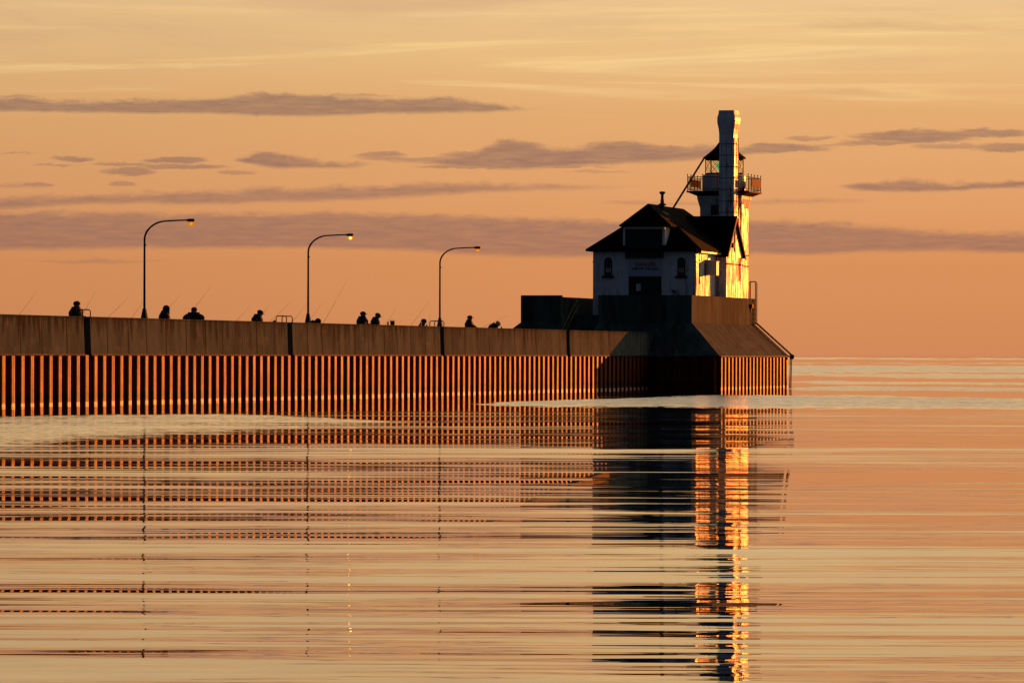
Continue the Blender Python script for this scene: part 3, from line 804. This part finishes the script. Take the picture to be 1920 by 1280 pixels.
text('DANGER', .31, 'sign_red', 'lettering', scx, z_of(1210, 496.5, scx, HQ), sign, sb)
text('KEEP OFF THE WALL', .17, 'sign_black', 'lettering', scx, z_of(1210, 504, scx, HQ), sign, sb)

# electrical cabinet on the wing
BQ = q_of(1323, HR)
cw = thing('wall_cabinet', (HR+.3, BQ+.3, 6.2), 'grey box fixed to the sunlit side wall, its right edge catching the sun', 'cabinet'); cb = B(cw)
c0, c1 = HR+.004, p_of(1343, BQ); cz0, cz1 = z_of(1333, 516, c0, BQ), z_of(1333, 491, c0, BQ)
m_ = MB(); m_.box((c0, BQ, cz0), (c1, BQ+.62, cz1)); m_.build('body', 'white_trim', cw, off=cb)
m_ = MB(); m_.box((c0+.03, BQ-.03, cz0+.04), (c1-.03, BQ-.002, cz1-.04)); m_.build('door', 'white_trim', cw, off=cb)
m_ = MB(); m_.hexa([(c0, BQ-.05, cz1+.002), (c1+.03, BQ-.05, cz1+.002), (c1+.03, BQ+.65, cz1+.002), (c0, BQ+.65, cz1+.002)], [(c0, BQ-.05, cz1+.14), (c1+.03, BQ-.05, cz1+.03), (c1+.03, BQ+.65, cz1+.03), (c0, BQ+.65, cz1+.14)]); m_.build('lid', 'white_trim', cw, off=cb)

# ------------------------------------------------------------------ LIGHT TOWER
TQ0 = GB+.05; TS = 2.42
TR = p_of(1386, TQ0); TL = TR-TS; TQ1 = q_of(1402.5, TR)
TQ1 = max(TQ1, TQ0+2.3)
tcx, tcy = (TL+TR)/2, (TQ0+TQ1)/2
zt_ = lambda y: z_of(1354, y, tcx, tcy)
tower = thing('light_tower', (tcx, tcy, ZF), 'white square light tower with railed gallery, glazed lantern and green light', 'lighthouse'); tb = B(tower)
zg0, zg1 = zt_(364.5), zt_(359.5)
def sq(p0, p1, q0, q1, z): return [(p0, q0, z), (p1, q0, z), (p1, q1, z), (p0, q1, z)]
m_ = MB()
zc0 = zt_(401); zc1 = zt_(385); zc2 = zt_(374)
m_.hexa(sq(TL, TR, TQ0, TQ1, ZF), sq(TL, TR, TQ0, TQ1, zc1-.2))
m_.hexa(sq(TL, TR, TQ0, TQ1, zc1-.2), sq(TL-.14, TR+.14, TQ0-.14, TQ1+.14, zc2))
m_.hexa(sq(TL-.14, TR+.14, TQ0-.14, TQ1+.14, zc2), sq(TL-.16, TR+.16, TQ0-.16, TQ1+.16, zg0-.12))
m_.build('tower_wall', 'white_brick', tower, off=tb)
GHp = 1.9; GHq = 1.9
gl0, gl1 = tcx-GHp, tcx+GHp; gq0, gq1 = tcy-GHq, tcy+GHq
m_ = MB(); m_.box((gl0, gq0, zg0+.06), (gl1, gq1, zg1)); 
m_.hexa(sq(TL-.2, TR+.2, TQ0-.2, TQ1+.2, zg0-.12), sq(gl0+.08, gl1-.08, gq0+.08, gq1-.08, zg0+.058))
gal = m_.build('gallery', 'dark_iron', tower, off=tb)
# railing
zr = zt_(333.5)
m_ = MB()
cor = [(gl0+.05, gq0+.05), (gl1-.05, gq0+.05), (gl1-.05, gq1-.05), (gl0+.05, gq1-.05)]
for (a, b) in zip(cor, cor[1:]+cor[:1]):
    for zz in (zr, zg1+.09): m_.tube([(a[0], a[1], zz), (b[0], b[1], zz)], .018, 6)
    n = 4
    for k in range(n):
        f = k/n; x_, y_ = a[0]+(b[0]-a[0])*f, a[1]+(b[1]-a[1])*f
        m_.tube([(x_, y_, zg1), (x_, y_, zr+.10)], .022, 6); m_.lathe([(.005, 0), (.04, .03), (.04, .06), (.005, .09)], (x_, y_, zr+.09), 8)
    for k in range(25):
        f = k/25; x_, y_ = a[0]+(b[0]-a[0])*f, a[1]+(b[1]-a[1])*f
        m_.tube([(x_, y_, zg1+.05), (x_, y_, zr)], .008, 4)
m_.build('railing', 'dark_iron', gal, off=tb)
for pp in (gl1-.03, gl0+.03):
    m_ = MB(); m_.box((pp-.012, gq0+1.0, zg1+.28), (pp+.012, gq1-.15, zr-.12)); m_.build('railing_panel', 'copper_panel', gal, off=tb)
# drum, lantern, roof
zd = zt_(328); zl = zt_(298); 
m_ = MB(); m_.lathe([(1.30, zg1+.002), (1.30, zd-.08), (1.26, zd)], (tcx, tcy, 0), 32)
m_.build('lantern_drum', 'white_brick', tower, off=tb)
m_ = MB(); RL = 1.13
m_.lathe([(RL+.03, zd+.0), (RL+.03, zd+.1), (RL-.03, zd+.1)], (tcx, tcy, 0), 32)
m_.lathe([(RL+.03, zl-.08), (RL+.03, zl)], (tcx, tcy, 0), 32)
def cyl(a, z): return (tcx+RL*math.cos(a), tcy+RL*math.sin(a), z)
NB = 9; z0_, z1_ = zd+.1, zl-.06
for k in range(NB):
    for sg in (-1, 1):
        pts = []
        for j in range(9):
            f = j/8; a = 2*math.pi*(k+sg*f*1.0)/NB; pts.append(cyl(a, z0_+(z1_-z0_)*f))
        m_.tube(pts, .014, 4)
for k in range(8):
    a = 2*math.pi*k/8+.2; m_.tube([cyl(a, z0_), cyl(a, z1_)], .026, 6)
lant = m_.build('lantern', 'black_iron', tower, off=tb)
m_ = MB(); m_.lathe([(RL-.03, z0_), (RL-.03, z1_)], (tcx, tcy, 0), 32, caps=False); m_.build('glass', 'lantern_glass', lant, off=tb, smooth=True)
m_ = MB(); m_.lathe([(.12, zd-.1), (.14, z0_+.12), (.32, z0_+.14), (.44, (z0_+z1_)/2-.15), (.46, (z0_+z1_)/2), (.44, (z0_+z1_)/2+.2), (.30, z1_-.1), (.05, z1_-.05)], (tcx, tcy, 0), 20)
m_.build('lens', 'green_lens', lant, off=tb)
m_ = MB(); za = lambda y: zt_(y)
m_.lathe([(RL+.0, zl-.02), (1.30, zl-.0), (1.31, zl+.06), (1.02, za(289)), (.78, za(283)), (.55, za(276)), (.34, za(267)), (.18, za(257)), (.12, za(253)), (.12, za(250)), (.2, za(247)), (.14, za(242)), (.02, za(240))], (tcx, tcy, 0), 16)
m_.build('lantern_roof', 'roof_shingle', tower, off=tb)
# round-headed window with hood on the tower faces
def hood_window(face_q=None, face_p=None, c=0, z=0, nm='tower_window'):
    pts = arch_pts(c, .5, z, z+1.0)
    m_ = MB()
    if face_q is not None: m_.hexa([(p, face_q-.05, zz) for p, zz in pts], [(p, face_q-.002, zz) for p, zz in pts])
    else: m_.hexa([(face_p+.05, p, zz) for p, zz in pts], [(face_p+.002, p, zz) for p, zz in pts])
    m_.build(nm, 'dark_glass', tower, off=tb)
hood_window(face_q=TQ0, c=p_of(1340, TQ0), z=zt_(401)-.1)
hood_window(face_p=TR, c=TQ0+.75, z=zt_(398), nm='tower_window')
m_ = MB(); c = TQ0+.75; zz = zt_(398)
m_.hexa([(TR+.003, c-.42, zz+.85), (TR+.12, c-.42, zz+.85), (TR+.12, c, zz+1.35), (TR+.003, c, zz+1.35)], [(TR+.003, c-.42, zz+.95), (TR+.12, c-.42, zz+.95), (TR+.12, c, zz+1.48), (TR+.003, c, zz+1.48)])
m_.hexa([(TR+.003, c+.42, zz+.85), (TR+.12, c+.42, zz+.85), (TR+.12, c, zz+1.35), (TR+.003, c, zz+1.35)], [(TR+.003, c+.42, zz+.95), (TR+.12, c+.42, zz+.95), (TR+.12, c, zz+1.48), (TR+.003, c, zz+1.48)])
m_.build('window_hood', 'dark_iron', tower, off=tb)
m_ = MB(); m_.tube([(TR+.07, TQ0+.05, zge), (TR+.07, TQ0+.05, zg0)], .05, 8); m_.build('down_pipe', 'red_iron', tower, off=tb)
m_ = MB(); m_.box((TR+.002, TQ0, zge-.02), (TR+.05, TQ1, zge+.05)); m_.build('string_course', 'copper_panel', tower, off=tb); m_ = MB(); m_.box((TR+.002, TQ0, zs-.08), (TR+.04, TQ1, zs)); m_.build('string_course', 'copper_panel', tower, off=tb)
# diagonal stay from roof to lantern eave
sa_q = r0+2.6; sa_p = p_of(1261, sa_q)
pe_ = p_of(1318, tcy-.9)
m_ = MB(); m_.tube([(sa_p, sa_q, z_of(1261, 391, sa_p, sa_q)), (pe_, tcy-.9, z_of(1318, 299, pe_, tcy-.9))], .06, 8)
m_.build('stay_pipe', 'red_iron', tower, off=tb, smooth=True)

# ------------------------------------------------------------------ CHIMNEY STACK
CQ = gmid+.55; CR = p_of(1375, CQ); CL = p_of(1347.3, CQ); CB = min(q_of(1383.5, CR), TQ0-.22)
chim = thing('chimney_stack', ((CL+CR)/2, (CQ+CB)/2, zgr), 'tall pale square stack with flared top in front of the lantern', 'chimney'); cbv = B(chim)
cx_, cy_ = (CL+CR)/2, (CQ+CB)/2; hx, hy = (CR-CL)/2, (CB-CQ)/2
zc_ = lambda y: z_of(1361, y, cx_, CQ)
lv = [(zgr-1.2, 0), (zc_(262), 0), (zc_(252), .0), (zc_(242), .025), (zc_(232), .085), (zc_(226), .10), (zc_(220), .095), (zc_(214), .04), (zc_(208), .02), (zc_(207), .02)]
m_ = MB()
vs = []; fs = []
for z, d in lv: vs += [(CL-d, CQ-d, z), (CR+d, CQ-d, z), (CR+d, CB+d, z), (CL-d, CB+d, z)]
for i in range(len(lv)-1):
    for k in range(4): fs.append((i*4+k, i*4+(k+1) % 4, i*4+4+(k+1) % 4, i*4+4+k))
fs += [(3, 2, 1, 0), tuple(len(vs)-4+k for k in range(4))]
m_.poly(vs, fs)
m_.build('shaft', 'chimney_paint', chim, off=cbv)
m_ = MB(); m_.box((CL-.07, CQ-.07, zc_(222)), (CR+.07, CB+.07, zc_(219.5))) if False else None
for y in (270, 291, 312.5, 334, 355.5, 377, 398):
    m2_ = MB(); z = zc_(y); m2_.box((CL-.015, CQ-.02, z-.012), (CR+.02, CB+.015, z+.012)); m2_.build('strap', 'black_iron', chim, off=cbv)
for x_ in (.18, .5, .82):
    pp = CL+(CR-CL)*x_; m_.box((pp-.006, CQ-.04, zc_(400)), (pp+.006, CQ-.031, zc_(262)))
m_.build('conduit', 'black_iron', chim, off=cbv)
m_ = MB()
for qq in (CQ+.12, CQ+.52): m_.tube([(CR+.16, qq, zgr), (CR+.16, qq, zc_(258))], .02, 6)
z = zgr+.2
while z < zc_(262): m_.tube([(CR+.16, CQ+.12, z), (CR+.16, CQ+.52, z)], .012, 5); z += .3
for y in (270, 291, 312.5, 334, 355.5, 377, 398):
    z = zc_(y); m_.box((CR, CQ+.1, z-.02), (CR+.18, CQ+.14, z+.02))
m_.build('ladder', 'red_iron', chim, off=cbv)

# ------------------------------------------------------------------ PEOPLE
def skin_mesh(nodes, edges, radii, root, sub=2):
    me = bpy.data.meshes.new('sk'); me.from_pydata([tuple(v) for v in nodes], edges, []); me.update()
    o = bpy.data.objects.new('sk', me); C.objects.link(o)
    md = o.modifiers.new('s', 'SKIN'); md.use_smooth_shade = True
    o.modifiers.new('d', 'SUBSURF').levels = sub
    for i, r in enumerate(radii):
        sv = me.skin_vertices[0].data[i]; sv.radius = (r if isinstance(r, tuple) else (r, r)); sv.use_root = (i == root)
    dg = bpy.context.evaluated_depsgraph_get(); dg.update()
    m2 = bpy.data.meshes.new_from_object(o.evaluated_get(dg)); bpy.data.objects.remove(o)
    return m2

def person(x, ytop, p, yaw, label, coat, hat=None, lean=0., bulk=1., wide=1., arms='down', squat=0., head_dn=0., hatmat='cap_dark', hood=False):
    """stands on the deck behind the pier wall; yaw 0 faces the water, + turns towards the lighthouse"""
    q = q_of(x, p); H = z_of(x, ytop, p, q) - 2.35
    k = (H - .07 + squat + math.sin(lean)*.04)/(.93 + .83*math.cos(lean))
    t = thing('person', (p, q, 2.35), label, 'person', 'people fishing on the pier', rot=ROT+R(yaw))
    hipz = .93*k-squat
    f = lean
    def up(h, fw=0., l=0.):                    # point on the leaning trunk, h above hip
        return Vector((math.sin(f)*h + fw*math.cos(f), l, hipz + math.cos(f)*h - fw*math.sin(f)))
    nodes = []; rad = []; E = []
    def N(v, r, par=None):
        nodes.append(Vector(v)); rad.append(r)
        if par is not None: E.append((par, len(nodes)-1))
        return len(nodes)-1
    b = bulk*1.14; bulk = b; wide = wide*1.03
    pel = N(up(0), (.16*b*wide, .13*b))
    wst = N(up(.18*k), (.165*b*wide, .135*b), pel)
    che = N(up(.38*k), (.185*b*wide, .14*b), wst)
    sho = N(up(.52*k), (.14*b*wide, .11*b), che)
    nk = N(up(.60*k, .01), .12, sho)
    hd_f = .03+head_dn*.07
    chin = N(up(.665*k, hd_f), .124, nk)
    mid = N(up(.755*k-head_dn*.02, hd_f+.01), .156, chin)
    top = N(up(.815*k-head_dn*.04, hd_f-.0), .122, mid)
    nose = N(up(.735*k-head_dn*.03, hd_f+.135), .016, mid)
    hands = []
    for s in (-1, 1):
        sh = N(up(.49*k, 0, s*.19*wide*k), .088*b, sho)
        if arms == 'down': el = up(.24*k, -.03, s*.27*wide*k); ha = up(.03*k, .12, s*.25*wide*k)
        elif arms == 'front': el = up(.24*k, .02, s*.29*wide*k); ha = up(.20*k, .30, s*.12*k)
        elif arms == 'pockets': el = up(.24*k, -.08, s*.31*wide*k); ha = up(.06*k, .10, s*.20*wide*k)
        else: el = up(.28*k, .16, s*.24*wide*k); ha = up(.15*k, .40, s*.16*k)
        e_ = N(el, .068*b, sh); h_ = N(ha, .042, e_)
        hands.append((ha, (ha-el).normalized(), s))
    for s in (-1, 1):
        hp = N(up(-.06*k, 0, s*.10*k), .105*b, pel)
        kn = N((.05+squat*.5, s*.12*k, max(.50*k-squat*.45, .2)), .07, hp)
        an = N((-.02, s*.12*k, .09), .05, kn)
        N((.17, s*.14*k, .045), .042, an)
    me = skin_mesh(nodes, E, rad, pel, 2)
    body = bpy.data.objects.new('body', me); C.objects.link(body); body.parent = t
    me.materials.clear(); me.materials.append(MATS[coat]); me.materials.append(MATS['skin'])
    hc = (nodes[chin]+nodes[mid])/2; ax = up(1)-up(0)
    bm = bmesh.new(); bm.from_mesh(me)
    for fc in bm.faces:
        c = fc.calc_center_median()
        if (c-hc).dot(ax) > -.07 and (c-nodes[mid]).length < .22: fc.material_index = 1
    # fingers and palm
    for ha, d, s in hands:
        side = Vector((0, 1, 0)); up_ = side.cross(d).normalized()
        mm = MB()
        pal = ha + d*.07
        mm.tube([ha+d*.02, ha+d*.06, ha+d*.11], [.03, .042, .036], 8)
        for i_, L in enumerate((.068, .078, .074, .058)):
            o_ = side*(i_-1.5)*.019 + d*.10
            mm.tube([ha+o_, ha+o_+d*L*.5+up_*.008, ha+o_+d*L*.85+up_*.035], [.010, .009, .007], 6)
        mm.tube([ha+d*.04-side*s*.03, ha+d*.08-side*s*.055+up_*.01, ha+d*.11-side*s*.05+up_*.03], [.012, .011, .008], 6)
        off = len(bm.verts); vv = [bm.verts.new(v) for v in mm.v]
        for f_ in mm.f:
            nf = bm.faces.new([vv[i] for i in f_]); nf.material_index = 1; nf.smooth = True
    bm.to_mesh(me); bm.free()
    # jacket hem and collar as clothing
    mm = MB(); ring = []
    n = 16
    for h, rx, ry in ((-.20, .185, .225), (0, .18, .225), (.2, .185, .235), (.38, .185, .25), (.50, .15, .215), (.575, .125, .135), (.65, .118, .125)):
        for a in range(n):
            th = 2*math.pi*a/n; ring.append(up(h*k, rx*b*math.cos(th)*(1+.05*math.sin(3*th+h*9)), ry*b*wide*math.sin(th)*1.0))
    fs = [(i*n+a, i*n+(a+1) % n, (i+1)*n+(a+1) % n, (i+1)*n+a) for i in range(6) for a in range(n)]
    mm.poly(ring, fs); mm.build('jacket', coat, t, smooth=True)
    hcen = nodes[mid]+ (nodes[top]-nodes[mid])*.25
    fwd = Vector((math.cos(f+head_dn*.4), 0, -math.sin(f+head_dn*.4))); upv = Vector((math.sin(f+head_dn*.4), 0, math.cos(f+head_dn*.4)))
    def shell(pts_r, nm, mt, cover=1.):
        mm = MB(); vs = []; n = 16
        for (h, r) in pts_r:
            for a in range(n):
                th = 2*math.pi*a/n
                vs.append(hcen + upv*h + fwd*(r*1.12*math.cos(th)) + Vector((0, 1, 0))*(r*math.sin(th)))
        m = len(pts_r)
        fs = [(i*n+a, i*n+(a+1) % n, (i+1)*n+(a+1) % n, (i+1)*n+a) for i in range(m-1) for a in range(n)] + [tuple((m-1)*n+a for a in range(n))]
        mm.poly(vs, fs); return mm
    if hood:
        mm = shell([(-.24, .15), (-.16, .135), (-.05, .135), (.03, .13), (.09, .10), (.125, .05), (.13, .01)], 'hood', coat)
        mm.build('hood', coat, t, smooth=True)
    elif hat:
        mm = shell([(-.04, .122), (.01, .128), (.06, .118), (.095, .09), (.12, .02)], 'cap', hatmat)
        if hat == 'cap':
            c0_ = hcen + upv*.0; vs = []
            for th in (-60, -30, 0, 30, 60):
                a = R(th); vs.append(c0_+fwd*(.115*math.cos(a))+Vector((0, 1, 0))*(.10*math.sin(a)))
            for th in (-60, -30, 0, 30, 60):
                a = R(th); vs.append(c0_+fwd*(.105+.115*math.cos(a))+Vector((0, 1, 0))*(.10*math.sin(a))-upv*.012)
            vs2 = [v+upv*.014 for v in vs]
            fs = [(i, i+1, i+6, i+5) for i in range(4)] + [(i+10, i+15, i+16, i+11) for i in range(4)] + [(i+5, i+6, i+16, i+15) for i in range(4)]
            mm.poly(vs+vs2, fs)
        mm.build('cap' if hat == 'cap' else 'beanie', hatmat, t, smooth=False)
    else:
        shell([(-.08, .10), (-.02, .108), (.04, .106), (.085, .08), (.105, .02)], 'hair', 'cap_dark').build('hair', 'cap_dark', t, smooth=True)
    return t

G = 'people fishing on the pier'
person(142, 564, -2.6, 0, 'burly person in dark coat at the far left, facing right, flat-topped hat', 'coat_black', hat='beanie', bulk=1.25, wide=1.0, arms='front')
person(307, 572.5, -2.4, 12, 'hooded person standing just right of the leftmost lamp post', 'coat_navy', hood=True, bulk=1.1, lean=.10, arms='pockets')
person(363, 575.5, -2.2, 78, 'wide-shouldered person in puffy jacket with arms out, seen from behind', 'coat_black', hat='beanie', bulk=1.3, wide=1.35, arms='pockets')
person(481, 580, -2.4, 8, 'person in dark cap looking down, midway between the left and middle lamp posts', 'coat_brown', hat='cap', bulk=1.2, lean=.12, head_dn=.7, arms='front')
person(581, 597.5, -3.1, 5, 'hunched person crouching low beside the middle lamp post', 'coat_black', hood=True, bulk=1.6, lean=.60, squat=.2, arms='reach')
person(679, 583.5, -2.4, 25, 'bulky person in peaked cap, left one of the standing pair', 'coat_black', hat='cap', bulk=1.3, wide=1.1, arms='front')
person(703, 585.5, -2.0, 3, 'slimmer person in peaked cap looking down, right one of the standing pair', 'coat_navy', hat='cap', bulk=1.05, lean=.06, head_dn=.9, arms='pockets')
person(788, 597.5, -2.8, 8, 'smaller person sitting forward left of the right-hand lamp post, arms reaching ahead', 'coat_brown', hat='beanie', bulk=.95, lean=.22, squat=.22, arms='reach')
person(879, 591, -2.4, 3, 'slim person in peaked cap holding a rod, standing right of the last lamp post', 'coat_black', hat='cap', bulk=1.0, lean=.02, arms='reach')
person(919, 601.5, -2.2, 3, 'stooping person in pale cap, nearest to the lighthouse base', 'coat_brown', hat='cap', hatmat='cap_white', bulk=1.2, lean=.62, squat=.1, head_dn=.4, arms='front')

# ------------------------------------------------------------------ FISHING RODS
RODS = [((24, 600), (68, 547), 'fishing rod at the far left edge, nobody beside it'),
 ((150, 592), (178, 547), 'fishing rod rising behind the shoulder of the leftmost person'),
 ((188, 603), (240, 557), 'fishing rod leaning low between the short post and the first lamp'),
 ((236, 605), (269, 564), 'fishing rod whose tip meets the leftmost lamp post'),
 ((282, 606), (338, 553), 'fishing rod crossing behind the hooded person'),
 ((352, 588), (396, 535), 'long fishing rod rising from the head of the wide-shouldered person'),
 ((431, 609), (468, 574), 'fishing rod left of the person in the brown-black coat and dark cap'),
 ((478, 597), (505, 573), 'short stretch of fishing rod behind the looking-down person in the cap'),
 ((496, 607), (546, 565), 'fishing rod between the looking-down person and the red ladder hoops'),
 ((545, 602), (577, 567), 'fishing rod just left of the middle lamp post'),
 ((569, 610), (604, 567), 'fishing rod crossing the foot of the middle lamp post'),
 ((602, 608), (652, 522), 'tallest fishing rod, right of the crouching person'),
 ((715, 615), (742, 578), 'fishing rod right behind the standing pair'),
 ((761, 617), (804, 565), 'fishing rod left of the smaller sitting person'),
 ((800, 614), (807, 589), 'short steep fishing rod in front of the sitting person'),
 ((893, 614), (950, 591.5), 'nearly level fishing rod held by the slim person in peaked cap')]
for (x0, y0), (x1, y1), lab in RODS:
    p0 = -.9; q0 = q_of(x0, p0); z0 = z_of(x0, y0+4, p0, q0)
    p1 = -.15; q1 = q_of(x1, p1); z1 = z_of(x1, y1, p1, q1)
    # keep real rod lengths: tip sits over the water, butt on the wall
    t = thing('fishing_rod', (p0, q0, z0), lab, 'fishing rod', 'fishing rods along the pier'); b0 = B(t)
    A = Vector((p0, q0, z0)); Bp = Vector((p1, q1, z1)); d = Bp-A
    m_ = MB(); pts = [A + d*f + Vector((0, 0, -.03*math.sin(f*math.pi))) for f in (0, .2, .4, .6, .8, 1)]
    m_.tube(pts, [.0075, .006, .005, .004, .003, .0025], 6); m_.build('blank', 'rod', t, off=b0, smooth=True)
    m_ = MB(); dn = d.normalized(); m_.tube([A-dn*.25, A+dn*.12], .017, 8); m_.build('handle', 'plastic_dark', t, off=b0)
    m_ = MB(); m_.lathe([(.02, -.03), (.035, -.02), (.035, .02), (.02, .03)], (A.x+.03, A.y, A.z-.06), 10); m_.build('reel', 'plastic_dark', t, off=b0)

# ------------------------------------------------------------------ small things on the wall
def small(name, x, lab, cat, p=-.55, **k):
    q = q_of(x, p); return thing(name, (p, q, ztop(q)), lab, cat)
t = small('bucket', 736, 'dark bucket with wire handle standing on the pier wall right of the standing pair', 'bucket')
m_ = MB(); m_.lathe([(.095, 0), (.115, .13), (.12, .20), (.125, .20), (.125, .215), (.10, .215)], n=18); m_.build('pail', 'plastic_dark', t)
m_ = MB(); m_.tube([(.12*math.cos(a), 0, .2+.065*math.sin(a)) for a in [math.pi*k/10 for k in range(11)]], .006, 6); m_.build('handle', 'plastic_white', t)
t = small('thermos_flask', 727.5, 'small dark flask standing left of the bucket', 'flask')
m_ = MB(); m_.lathe([(.04, 0), (.04, .12), (.032, .13)], n=14); m_.build('body', 'plastic_dark', t)
m_ = MB(); m_.lathe([(.03, .13), (.03, .17)], n=14); m_.build('lid', 'red_iron', t)
t = small('bottle', 789, 'pale bottle catching the light in front of the sitting person', 'bottle', p=-.2)
m_ = MB(); m_.lathe([(.035, 0), (.037, .03), (.037, .14), (.015, .19), (.015, .22)], n=14); m_.build('body', 'plastic_white', t)
m_ = MB(); m_.lathe([(.018, .22), (.018, .245)], n=10); m_.build('bottle_cap', 'plastic_dark', t)
t = small('drink_can', 685, 'small pale can in front of the bulky person of the standing pair', 'can', p=-.2)
m_ = MB(); m_.lathe([(.028, 0), (.033, .01), (.033, .11), (.028, .12)], n=14); m_.build('can_body', 'paper', t)
t = small('tackle_bag', 515, 'small dark tackle bag at the foot of the double red hoops', 'bag', p=-.6)
m_ = MB(); m_.hexa([(-.08, -.1, 0), (.08, -.1, 0), (.08, .1, 0), (-.08, .1, 0)], [(-.05, -.07, .07), (.05, -.07, .07), (.05, .07, .07), (-.05, .07, .07)]); m_.build('bag_body', 'plastic_dark', t)
m_ = MB(); m_.tube([(0, -.05, .06), (0, -.03, .1), (0, .03, .1), (0, .05, .06)], .008, 6); m_.build('handle', 'plastic_dark', t)
for x, lab in ((940, 'small bait jar right of the stooping person in the pale cap'), (800, 'small bait jar left of the right-hand ladder hoops')):
    t = small('bait_jar', x, lab, 'jar', p=-.5)
    m_ = MB(); m_.lathe([(.035, 0), (.035, .06), (.028, .07)], n=12); m_.build('jar_body', 'plastic_dark', t)
    m_ = MB(); m_.lathe([(.03, .07), (.03, .09)], n=12); m_.build('lid', 'red_iron', t)

for o in bpy.data.objects:
    if 'base' in o: del o['base']
